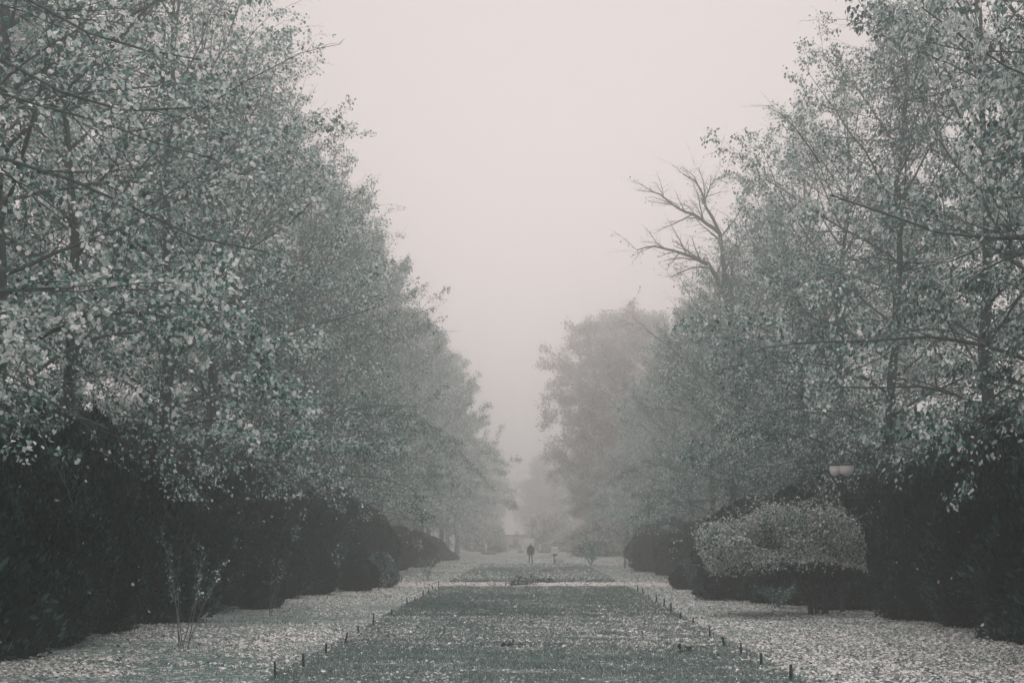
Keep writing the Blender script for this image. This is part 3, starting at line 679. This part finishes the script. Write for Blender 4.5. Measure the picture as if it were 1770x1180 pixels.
P2, R2, _ = children(C, R, 8, .2, 1, .5, 4, .15, 0); P3, R3, _ = children(P2, R2, 4, .3, 1, .5, 3, .15, -.05)
b = MB(); b.add(*tubes(P2, R2, 3)); b.add(*tubes(P3, R3, 3)); obj('twigs', b.me('twigs'), M_twig, t_, kind='stuff')
idx = rng.integers(0, len(P3), 700); pos, T = at(P3, idx, rng.random(700)); D = rng.normal(0, 1, (700, 3)); N = rng.normal(0, .5, (700, 3)) + UP; sz = rng.uniform(.08, .15, 700)
V, f = leaves(pos, D, N, sz, sz * .7); obj('foliage', mesh('foliage', V, f), M_leaf2, t_, kind='stuff')

# ------------------------------------------------------------------ stakes along the lawn
GS = 'short dark stakes along the lawn edges'
def stake(px, py, h, label, s=.028):
    Y = gy(py); b = MB(); j = rng.normal(0, .022, 2); h *= rng.uniform(.72, 1.15); s *= rng.uniform(.7, 1.1)
    V, f = tube1([(0, 0, -.08), (j[0] * .5, j[1] * .5, h * .5), (j[0], j[1], h)], [s, s * .95, s * .85], 6); b.add(V, f)
    o = obj('wooden_stake', b.me('wooden_stake'), M_stake, loc=(wx(px, Y), Y, .0))
    tag(o, label, 'stake', GS)
rs = [(1367, 1178), (1316, 1154), (1282, 1134), (1253, 1119), (1228, 1104), (1199, 1081), (1176, 1072), (1160, 1062), (1148, 1051), (1135, 1045), (1122, 1038), (1112, 1030), (1102, 1025)]
for i, (px, py) in enumerate(rs): stake(px, py, .27 + random.uniform(-.03, .04), f'dark stake on the right lawn edge, {ORD[i]} from the near end')
ls = [(476, 1176), (525, 1156), (564, 1132), (596, 1114), (622, 1096), (645, 1084), (678, 1067), (704, 1049), (716, 1042), (731, 1033), (741, 1026), (749, 1020), (758, 1016)]
for i, (px, py) in enumerate(ls): stake(px, py, .27 + random.uniform(-.03, .04), f'dark stake on the left lawn edge, {ORD[i]} from the near end')
stake(693, 1006, .42, 'lone taller stake standing in the leaf strip left of the lawn', .04)

# ------------------------------------------------------------------ fallen branches
def heap(px, py, w_, h_, label, n=40, seed=1, leafy=120):
    Y = gy(py); root = empty('fallen_branch', (wx(px, Y), Y, .02), label, 'branch', 'fallen branches on the grass')
    b = MB()
    main = curve(np.array([[-w_ * .5, 0, .05]]), np.array([[1, .1, .5 * h_ / w_]]), w_ * 1.05, 9, .12, -.03)
    V, f = tubes(main, np.linspace(.045, .012, 9)[None] * min(1, w_ / 1.0) ** 1.5, 6); obj('branch', mesh('branch', V, f, True), M_stake, root)
    P0, T = at(main, np.zeros(n, int), rng.random(n)); D = rng.normal(0, .7, (n, 3)); D[:, 2] = np.abs(D[:, 2]) + .3
    C = curve(P0, D, rng.uniform(.4, 1.1, n) * h_ * 1.6, 5, .25, -.18); C[:, :, 2] = np.maximum(C[:, :, 2], .02)
    C2, R2, _ = children(C, np.full((n, 5), .010), 4, .2, 1, .5, 3, .2, -.05)
    b.add(*tubes(C, np.linspace(.014, .005, 5)[None] * np.ones((n, 1)), 4)); b.add(*tubes(C2, R2, 3)); obj('twigs', b.me('twigs'), M_stake, root, kind='stuff')
    idx = rng.integers(0, len(C2), leafy); pos, _ = at(C2, idx, rng.random(leafy)); pos[:, 2] = np.maximum(pos[:, 2], .03); sz = rng.uniform(.08, .16, leafy)
    V, f = leaves(pos, rng.normal(0, 1, (leafy, 3)), rng.normal(0, 1, (leafy, 3)), sz, sz * .7); obj('foliage', mesh('foliage', V, f), M_yew, root, kind='stuff')
heap(905, 1013, 1.15, .30, 'dark brushy fallen branch lying on the cross path, left one', leafy=90)
heap(950, 1007, 1.3, .13, 'dark fallen branch lying on the kerb of the second lawn behind the cross path', leafy=60)
heap(1190, 1132, .45, .06, 'small dead twig on the near lawn towards the right stakes', n=7, leafy=6)
heap(892, 1120, .4, .05, 'tiny dead twig in the middle of the near lawn', n=6, leafy=4)

# ------------------------------------------------------------------ lamp on the right
M_globe = mat_noise('frosted_glass', (.90, .86, .85), (.94, .90, .89), 3, rough=.35, spec=.5)
M_iron = mat_noise('dark_iron', (.02, .03, .029), (.04, .055, .052), 10, rough=.6)
LY = 47.3
lx = wx(1456, LY); lz = wz(822, LY)
lamp = empty('street_lamp', (lx, LY, 0), 'park lamp with two frosted bowl heads under flat dark caps among the right trees', 'street lamp')
V, f = tube1([(0, 0, -.05), (0, 0, .5), (0, 0, .52), (0, 0, lz - .12), (0, 0, lz + .0)], [.08, .07, .04, .032, .032], 12); obj('post', MB().add(V, f).me('post', True), M_iron, lamp)
for dx, dy, r in ((-.17, .18, .175), (.10, -.12, .215)):
    prof = [(.02, 0), (r * .55, .02), (r * .85, .08), (r * .98, .16), (r, .24), (r * .97, .30)]
    V, f = lathe([(a, lz + c) for a, c in prof], 20, dx, dy); obj('lamp_bowl', mesh('lamp_bowl', V, f, True), M_globe, lamp)
    V, f = lathe([(.001, lz + .36), (r * .7, lz + .345), (r * 1.12, lz + .31), (r * 1.1, lz + .295), (.001, lz + .295)], 20, dx, dy); obj('lamp_cap', mesh('lamp_cap', V, f, False), M_iron, lamp)
    V, f = tube1([(0, 0, lz - .1), (dx * .6, dy * .6, lz - .06), (dx, dy, lz + .01)], .015, 6); obj('arm', MB().add(V, f).me('arm', True), M_iron, lamp)

# ------------------------------------------------------------------ far plaza
M_pale = mat_noise('pale_stone', (.60, .55, .54), (.74, .68, .665), 2)
M_grey = mat_noise('weathered_paint', (.10, .12, .117), (.17, .19, .185), 3)
M_wall = mat_noise('plaster', (.46, .42, .41), (.56, .51, .50), 1.2)
FY = 246.0
fence = empty('low_fence', (0, FY, 0), 'low pale fence with rails between square stone posts at the end of the avenue', 'fence')
posts = [840, 858, 877.5, 903, 933, 960, 985, 1012]
for i, p in enumerate(posts):
    x = wx(p, FY); V, f = box(x - .17, x + .17, -.17, .17, -.05, 1.05); b = MB().add(V, f); V, f = box(x - .22, x + .22, -.22, .22, 1.052, 1.13); b.add(V, f)
    obj('post', b.me('post'), M_pale, fence)
for a, c in zip(posts[:-1], posts[1:]):
    for z0 in (.62, .28):
        V, f = box(wx(a, FY) + .172, wx(c, FY) - .172, -.03, .03, z0, z0 + .07); obj('rail', MB().add(V, f).me('rail'), M_grey, fence)
# benches behind the fence
GBn = 'park benches behind the low fence'
def bench(px, wpx, label):
    y = FY + 6; x = wx(px, y); W = wpx / F * y / 2
    r = empty('park_bench', (x, y, 0), label, 'bench', GBn)
    for z0 in (.62, .78, .94):
        V, f = box(-W, W, .26, .30, z0, z0 + .13); obj('back_slat', MB().add(V, f).me('back_slat'), M_grey, r)
    for yy in (-.2, -.05, .1):
        V, f = box(-W, W, yy, yy + .12, .44, .48); obj('seat_slat', MB().add(V, f).me('seat_slat'), M_grey, r)
    for sx in (-1, 1):
        V, f = box(sx * W * .85 - .04, sx * W * .85 + .04, -.2, -.12, -.02, .438); b = MB().add(V, f); V, f = box(sx * W * .85 - .04, sx * W * .85 + .04, .302, .36, -.02, 1.05); b.add(V, f)
        obj('leg', b.me('leg'), M_iron, r)
bench(890, 21, 'dark slatted bench left of the white block')
bench(926, 11, 'short dark bench just right of the white block')
bench(946, 17, 'dark slatted bench left of the woman in the pale coat')
# white block
y = FY - 3; x0, x1 = wx(906, y), wx(923, y)
pb = empty('stone_block', ((x0 + x1) / 2, y, 0), 'tall white stone block standing behind the man in the dark coat', 'monument')
hw = (x1 - x0) / 2; V, f = box(-hw, hw, -.5, .5, .25, 2.0); obj('block', MB().add(V, f).me('block'), M_pale, pb)
V, f = box(-hw * 1.12, hw * 1.12, -.6, .6, -.05, .248); obj('plinth', MB().add(V, f).me('plinth'), M_pale, pb)
V, f = box(-hw * 1.05, hw * 1.05, -.55, .55, 2.002, 2.07); obj('cap', MB().add(V, f).me('cap'), M_pale, pb)
# sign board on post
y = FY + 2; x = wx(893.5, y)
sg = empty('sign_board', (x, y, 0), 'small square white sign high on a thin post above the benches', 'sign')
V, f = tube1([(0, 0, -.05), (0, 0, 2.6)], .03, 8); obj('post', MB().add(V, f).me('post', True), M_grey, sg)
V, f = box(-.29, .29, -.075, -.045, 2.55, 3.15); obj('board', MB().add(V, f).me('board'), M_pale, sg)
b = MB()
for a in (box(-.32, .32, -.045, -.031, 2.52, 3.18),): b.add(*a)
obj('frame', b.me('frame'), M_grey, sg)
# thin pole
y = gy(960); V, f = tube1([(0, 0, -.05), (0, 0, 1.3)], .035, 8)
tag(obj('thin_post', MB().add(V, f).me('thin_post', True), M_grey, loc=(wx(875.6, y), y, 0)), 'thin dark post standing before the fence, left of the man', 'post')
# flower beds
for (pa, pb_, lab) in ((893, 907, 'flat dark oval bed of low plants left of the man'), (928, 944, 'flat dark oval bed of low plants between the two walkers')):
    y = 228; hw = (pb_ - pa) / 2 / F * y
    copy_thing(lowb, (wx((pa + pb_) / 2, y), y, 0), 0, (hw / .95, 1.1, .22), lab)
# round clipped shrubs
copy_thing(lowb, (wx(855, 212), 212, .12), 2.0, (1.15, 1.1, .68), 'wide dark clipped shrub at the left of the plaza')
sh = yew_proto('pale_round_shrub', .95, 1.2, 2500, 350, 'pale round clipped shrub left of the woman in the pale coat', 'shrub', None, (wx(949.5, 225), 225, 0), 0, (.85, .85, .75), mat=M_bush, spray=.14, squat=1)
copy_thing(sh, (wx(845, 205), 205, 0), 1.0, (1.3, 1.0, .42), 'low pale mound of plants in front of the dark clipped shrub')
copy_thing(sh, (wx(862, 235), 235, 0), 2.0, (1.3, 1.0, 1.7), 'pale leafy shrub rising behind the dark clipped shrub')
copy_thing(sh, (wx(1005, 215), 215, 0), 2.0, (1.5, 1.0, .7), 'pale low shrub right of the small white dog')
hd = yew_proto('garden_shrub', 1.7, 4.2, 4000, 370, 'large foggy shrub behind the benches to the right of the white block', 'shrub', None, (wx(955, 262), 262, 0), 0, (2.6, 1.8, 1.55), mat=M_leaf_plane_hazed, spray=.36, squat=1, rough=.28)
copy_thing(hd, (wx(1010, 240), 240, 0), 2.0, (2.2, 2, 1.0), 'large foggy shrub behind the woman and the dog')
copy_thing(hd, (wx(1040, 182), 182, 0), 3.0, (1.7, 1.5, 1.15), 'foggy shrub hiding the foot of the overhanging giant tree')
copy_thing(hd, (wx(835, 250), 250, 0), 1.0, (2.4, 1.6, 1.2), 'large foggy shrub at the left end of the low fence')
# low pale building
yb = 276.0; xa, xb = wx(838, yb), wx(912, yb)
bd = empty('park_building', ((xa + xb) / 2, yb, 0), 'low pale plastered building with a flat roof behind the fence', 'building')
W = (xb - xa) / 2
V, f = box(-W, W, 0, 5, -.05, 2.35); obj('wall', MB().add(V, f).me('wall'), M_wall, bd)
V, f = box(-W - .3, W + .3, -.3, 5.3, 2.352, 2.6); obj('roof', MB().add(V, f).me('roof'), M_grey, bd)
for wx_ in (-2.4, -.6, 1.2):
    V, f = box(wx_, wx_ + .9, -.03, .1, .9, 1.9); wo = obj('window', MB().add(V, f).me('window'), M_grey, bd)

# ------------------------------------------------------------------ people and dog
M_coat = mat_noise('dark_parka', (.010, .020, .0195), (.018, .030, .029), 12)
M_jean = mat_noise('grey_trousers', (.035, .05, .048), (.05, .065, .062), 12)
M_boot = mat_noise('boots', (.012, .02, .019), (.02, .03, .029), 12)
M_white = mat_noise('pale_coat', (.84, .80, .79), (.92, .88, .87), 8)
M_skin = mat_noise('skin', (.50, .42, .40), (.56, .47, .45), 6)
M_fur = mat_noise('white_fur', (.86, .82, .81), (.94, .90, .89), 18, bump=.3)
M_hair = mat_noise('grey_hair', (.42, .39, .38), (.52, .48, .47), 18)

def skin_obj(name, chains, mat, parent, sub=2, root=0):
    """chains: list of (list of (x,y,z,r), attach index or None)"""
    verts, edges, rad = [], [], []
    for pts, att in chains:
        prev = att
        for (x, y, z, r) in pts:
            verts.append((x, y, z)); rad.append(r); i = len(verts) - 1
            if prev is not None: edges.append((prev, i))
            prev = i
    me = bpy.data.meshes.new(name); me.from_pydata(verts, edges, [])
    o = bpy.data.objects.new(name, me); COL.objects.link(o); me.materials.append(mat)
    m = o.modifiers.new('skin', 'SKIN'); m.use_smooth_shade = True
    for i, r in enumerate(rad):
        rr = r if isinstance(r, tuple) else (r, r)
        me.skin_vertices[0].data[i].radius = rr; me.skin_vertices[0].data[i].use_root = (i == root)
    s_ = o.modifiers.new('sub', 'SUBSURF'); s_.levels = sub; s_.render_levels = sub
    dg = bpy.context.evaluated_depsgraph_get(); dg.update()
    ev = bpy.data.meshes.new_from_object(o.evaluated_get(dg)); ev.name = name
    if not len(ev.materials): ev.materials.append(mat)
    bpy.data.objects.remove(o); bpy.data.meshes.remove(me)
    o = bpy.data.objects.new(name, ev); COL.objects.link(o); o.parent = parent
    return o

def fingers(chains, base, hx, hy, hz, sx):
    for k, (dx, ln) in enumerate(((-.03, .062), (-.01, .072), (.01, .068), (.03, .052))):
        chains.append(([(hx, hy + dx, hz - .045, .010), (hx + sx * .004, hy + dx, hz - .045 - ln * .55, .009), (hx - sx * .006, hy + dx, hz - .045 - ln, .007)], base))
    chains.append(([(hx - sx * .012, hy - .045, hz - .015, .010), (hx - sx * .016, hy - .055, hz - .05, .008)], base))

def person(loc, rz, label, H, coatmat, legs, hat, coat_z0, coat_w, legmat, dark_hands=False):
    r = empty('person', loc, label, 'person', None, rz, H / 1.75)
    # body: pelvis is vertex 0
    ch = [([(0, 0, .93, (.15, .11)), (0, 0, 1.12, (.14, .105)), (0, .01, 1.32, (.17, .115)), (0, .01, 1.44, (.13, .09)), (0, 0, 1.50, .058), (0, -.01, 1.56, .06), (0, -.015, 1.64, (.078, .095)), (0, -.01, 1.71, (.065, .08))], None)]
    for s_ in (-1, 1):
        a = legs[0 if s_ < 0 else 1]
        ch.append(([(s_ * .095, 0, .86, .092), (s_ * .10 + a[0] * .5, a[1] * .5 - .01, .50, .062), (s_ * .10 + a[0], a[1], .25, .052), (s_ * .10 + a[0], a[1], .09, .040), (s_ * .105 + a[0], a[1] - .05, .035, .040), (s_ * .11 + a[0], a[1] - .15, .03, .034)], 0))
    body = skin_obj('body', ch, legmat, r)
    # head with face
    hd = [([(0, -.005, 1.535, .055), (0, -.02, 1.585, (.062, .072)), (0, -.012, 1.65, (.078, .094)), (0, -.005, 1.705, (.070, .086))], None), ([(0, -.115, 1.628, .013)], 2),
          ([(-.088, .005, 1.64, .016)], 2), ([(.088, .005, 1.64, .016)], 2)]
    h = skin_obj('head', hd, M_skin, r)
    for s_ in (-1, 1):
        V, f = lathe([(.001, -.008), (.009, -.005), (.011, 0), (.009, .005), (.001, .008)], 8); V = V[:, [0, 2, 1]] + np.array([s_ * .032, -.098, 1.648])
        obj('eye', mesh('eye', V, f, True), M_boot, h)
    V, f = box(-.024, .024, -.104, -.09, 1.588, 1.597); obj('mouth', MB().add(V, f).me('mouth'), M_hair, h)
    # coat: continuous shell with sleeves; vertex 0 at the waist
    cz = coat_z0
    c = [([(0, 0, 1.05, (coat_w, .15)), (0, 0, 1.25, (coat_w * .98, .15)), (0, .005, 1.38, (coat_w * .86, .13)), (0, .01, 1.46, (.11, .10)), (0, .015, 1.53, (.09, .09))], None),
         ([(0, 0, .9, (coat_w * 1.05, .17)), (0, 0, cz + .06, (coat_w * 1.05, .18)), (0, 0, cz, (coat_w * .98, .17))], 0)]
    for s_ in (-1, 1):
        c.append(([(s_ * .19, .0, 1.39, .075), (s_ * .245, .0, 1.18, .068), (s_ * .265, -.02, .98, .058), (s_ * .26, -.06, .82, .05), (s_ * .258, -.066, .79, .046)], 2))
    skin_obj('coat', c, coatmat, r)
    for s_ in (-1, 1):
        hc = [([(s_ * .26, -.062, .84, .024), (s_ * .26, -.066, .80, .026), (s_ * .258, -.07, .77, (.018, .036)), (s_ * .256, -.072, .745, (.015, .034))], None)]
        fingers(hc, 3, s_ * .256, -.072, .775, s_)
        skin_obj('hand', hc, M_boot if dark_hands else M_skin, r, 1)
    for s_ in (-1, 1):
        a = legs[0 if s_ < 0 else 1]
        bt = [([(s_ * .10 + a[0], a[1], .30, .062), (s_ * .10 + a[0], a[1], .12, .054), (s_ * .105 + a[0], a[1] - .02, .05, .052), (s_ * .11 + a[0], a[1] - .12, .042, .046), (s_ * .112 + a[0], a[1] - .19, .036, .034)], None)]
        skin_obj('boot', bt, M_boot, r, 1)
    return r

py0 = gy(974.5)
man = person((wx(917.3, py0), py0, 0), math.radians(6), 'man standing in a dark hip-length parka and grey trousers, hands at his sides', 1.76, M_coat, [(-.02, 0), (.03, -.03)], None, .78, .215, M_jean)
hc = [([(0, .012, 1.60, (.080, .085)), (0, .015, 1.67, (.086, .10)), (0, .01, 1.725, (.074, .085))], None)]; skin_obj('hair', hc, M_hair, man)
skin_obj('hood', [([(-.10, .03, 1.44, .055), (-.085, .085, 1.50, .055), (0, .12, 1.52, .06), (.085, .085, 1.50, .055), (.10, .03, 1.44, .055)], None)], M_coat, man)
wom = person((wx(959, py0), py0, 0), math.radians(-14), 'woman in a pale thigh-length hooded coat, dark knit hat, dark gloves and boots', 1.72, M_white, [(.05, 0), (-.05, -.05)], None, .80, .19, M_jean, True)
skin_obj('hat', [([(0, .01, 1.675, (.094, .108)), (0, .012, 1.72, (.092, .102)), (0, .015, 1.765, (.06, .065))], None)], M_coat, wom)
skin_obj('scarf', [([(-.07, -.03, 1.50, .045), (0, -.085, 1.51, .05), (.07, -.03, 1.50, .045), (.05, .06, 1.51, .045), (-.05, .06, 1.51, .045)], None)], M_boot, wom)
skin_obj('hood', [([(-.11, .02, 1.46, .05), (-.09, .09, 1.55, .055), (0, .14, 1.60, .065), (.09, .09, 1.55, .055), (.11, .02, 1.46, .05)], None)], M_white, wom)
V, f = lathe([(.195, .79), (.20, .82), (.205, .86), (.19, .87)], 20); V[:, 1] *= .88; obj('hem', mesh('hem', V, f, True), M_boot, wom)

dy = gy(975); dg_ = empty('dog', (wx(970, dy), dy, 0), 'small fluffy white dog standing on the grass beside the woman, head towards her', 'dog', None, 0, 1.25)
dc = [([(.0, 0, .30, (.115, .12)), (-.16, 0, .31, (.12, .13)), (-.27, 0, .38, .085), (-.33, 0, .46, (.085, .085)), (-.42, -.01, .44, .045), (-.46, -.01, .435, .032)], None),
      ([(.17, 0, .30, (.11, .12)), (.25, 0, .33, .09), (.31, 0, .42, .045), (.27, 0, .52, .05), (.20, 0, .55, .03)], 0)]
for s_ in (-1, 1):
    dc.append(([(-.19, s_ * .07, .20, .05), (-.20, s_ * .075, .10, .036), (-.19, s_ * .075, .03, .034), (-.22, s_ * .075, .022, .028)], 1))
    dc.append(([(.19, s_ * .07, .22, .06), (.16, s_ * .075, .16, .045), (.235, s_ * .075, .11, .033), (.215, s_ * .075, .03, .034), (.185, s_ * .075, .022, .028)], 6))
skin_obj('body', dc, M_fur, dg_)
for s_ in (-1, 1):
    skin_obj('ear', [([(-.31, s_ * .06, .52, .03), (-.30, s_ * .10, .47, .03), (-.30, s_ * .105, .42, .018)], None)], M_fur, dg_, 1)
V, f = lathe([(.001, -.014), (.014, -.008), (.016, 0), (.014, .008), (.001, .014)], 10); obj('nose', mesh('nose', V + np.array([-.49, -.01, .44]), f, True), M_boot, dg_)
for s_ in (-1, 1): obj('eye', mesh('eye', V * .6 + np.array([-.402, s_ * .045, .485]), f, True), M_boot, dg_)
# fur tufts
n = 2600; P = np.column_stack([rng.uniform(-.38, .28, n), rng.normal(0, .06, n), rng.normal(.33, .06, n)]); a = rng.uniform(0, 6.283, n)
cz = np.interp(P[:, 0], [-.38, -.3, -.15, .2, .28], [.45, .44, .31, .30, .34]); rr = np.interp(P[:, 0], [-.38, -.3, -.15, .2, .28], [.075, .085, .115, .11, .07])
P[:, 1] = np.cos(a) * rr; P[:, 2] = cz + np.sin(a) * rr; D = np.column_stack([rng.normal(.2, .4, n), np.cos(a), np.sin(a) - .9]) ; sz = rng.uniform(.03, .07, n)
V, f = leaves(P, D, rng.normal(0, 1, (n, 3)), sz, sz * .3); obj('fur', mesh('fur', V, f), M_fur, dg_, kind='stuff')

# ------------------------------------------------------------------ fallen leaves and grass
pn = Noise(501, 2, .22, 2); pn2 = Noise(502, 2, .9, 2); pn3 = Noise(503, 2, 3.0, 2)
def density(x, y):
    Q = np.stack([x, y * .55], -1); n = pn(Q) * .55 + pn2(Q) * .5 + pn3(np.stack([x, y], -1)) * .4
    side = np.abs(x) > LX - .25 + .3 * pn2(Q) + .2 * pn3(np.stack([x, y], -1))
    d = np.where(side, .52 + .46 * n, .33 + .32 * n)
    inlawn = ~side
    band = np.exp(-((y - (38.5 - .55 * x)) / 4.5) ** 2) * np.clip(.5 + x * .16, .12, 1)
    d = np.where(inlawn, d + .55 * band, d)
    d = np.where(inlawn & (y < 31.5 + pn2(Q)), d * .28, d)
    d = np.where(inlawn & (y > 52) & (y < 69), d * .75, d)
    # grass showing through in the side strips
    dk = np.exp(-((y - 45 + (x + 6) * 1.0) / 3) ** 2) * (x < -4.5) * .45 + np.exp(-((y - 36) / 2.5) ** 2 - ((x - 8) / 1.5) ** 2) * .5 + np.exp(-((y - 24.5) / 2) ** 2) * (x < -5) * .35
    dk = dk + np.exp(-((np.abs(x) - 4.6) / .5) ** 2) * .15
    d = d - dk * side
    d = np.where((y > 72.2) & (y < 78.8), .32 + .25 * n + .2 * (x < -1), d)
    d = np.where(inlawn & (y > 79.3) & (y < 131), .32 + .25 * n + .4 * np.exp(-((y - 84) / 3.5) ** 2), d)
    return np.clip(d, 0, 1)

def surf_z(x, y):
    z = np.zeros_like(x); l1 = (np.abs(x) < LX) & (y < 71); l2 = (np.abs(x) < LX) & (y > 79.3) & (y < 131.5)
    g_ = gnd_noise(np.stack([x, y], -1)) * .006
    return np.where(l1, .032 + g_, np.where(l2, .072 + g_, .004)) + np.where((y > 72.2) & (y < 78.8), .012, 0)

def scatter(n, y0, y1, half, L0, L1, power=1.0):
    y = y0 + (y1 - y0) * rng.random(n) ** power; x = rng.uniform(-half, half, n)
    keep = rng.random(n) < density(x, y); x, y = x[keep], y[keep]; m = len(x)
    P = np.column_stack([x, y, surf_z(x, y) + rng.uniform(.004, .03, m)])
    a = rng.uniform(0, 6.283, m); D = np.column_stack([np.cos(a), np.sin(a), rng.normal(0, .28, m)])
    N = rng.normal(0, .5, (m, 3)); N[:, 2] = 1; sz = L0 + (L1 - L0) * rng.random(m) ** 1.8
    return P, D, N, sz
b = MB()
for args, fine in (((140000, 19, 36, 10.5, .03, .085), True), ((172000, 36, 72, 11, .038, .10), False), ((112000, 72, 178, 11, .06, .15), False)):
    P, D, N, sz = scatter(*args); V, f = leaves(P, D, N, sz, sz * rng.uniform(.6, .95, len(sz)), fine, bend=rng.choice([-.35, .3])); b.add(V, f)
obj('fallen_leaves', b.me('fallen_leaves'), M_litter, kind='stuff')['label'] = 'pale fallen leaves scattered over the lawn and the strips beside it'

def blades(n, y0, y1, h0, h1, wd, x_half=LX - .03, mask=None):
    y = y0 + (y1 - y0) * rng.random(n) ** 1.3; x = rng.uniform(-x_half, x_half, n)
    if mask is not None: k = mask(x, y); x, y = x[k], y[k]
    m = len(x); tn = pn3(np.stack([x, y], -1)); h = rng.uniform(h0, h1, m) * (1 + .3 * tn)
    z = surf_z(x, y) - .004; a = rng.uniform(0, 6.283, m); dx, dy = np.cos(a) * wd, np.sin(a) * wd; ln = rng.normal(0, .5, (m, 2)) * h[:, None]
    V = np.stack([np.column_stack([x - dx, y - dy, z]), np.column_stack([x + dx, y + dy, z]), np.column_stack([x + ln[:, 0], y + ln[:, 1], z + h])], 1)
    return V.reshape(-1, 3), np.arange(m * 3).reshape(-1, 3)
b = MB(); b.add(*blades(150000, 19, 44, .03, .07, .006)); b.add(*blades(70000, 44, 71, .04, .08, .011)); b.add(*blades(30000, 79.5, 131, .025, .055, .03))
b.add(*blades(60000, 19, 50, .03, .07, .007, 10.5, lambda x, y: (np.abs(x) > LX) & (rng.random(len(x)) > density(x, y) + .1)))
obj('grass', b.me('grass'), M_grass, kind='stuff')['label'] = 'short grass of the lawns with grass showing through the leaf strips'

# ------------------------------------------------------------------ haze
V, f = box(-80, 80, -6, 520, -1.0, 33.0)
hz = obj('haze', MB().add(V, f).me('haze'), None, kind='stuff'); hz['label'] = 'even pale morning fog filling the avenue'
m = bpy.data.materials.new('haze'); m.use_nodes = True; t = m.node_tree; t.nodes.clear()
mo = t.nodes.new('ShaderNodeOutputMaterial'); pv = t.nodes.new('ShaderNodeVolumePrincipled')
pv.inputs['Density'].default_value = .0053; pv.inputs['Color'].default_value = (.985, .992, .989, 1); pv.inputs['Anisotropy'].default_value = 0.9
t.links.new(pv.outputs[0], mo.inputs['Volume']); hz.data.materials.append(m)
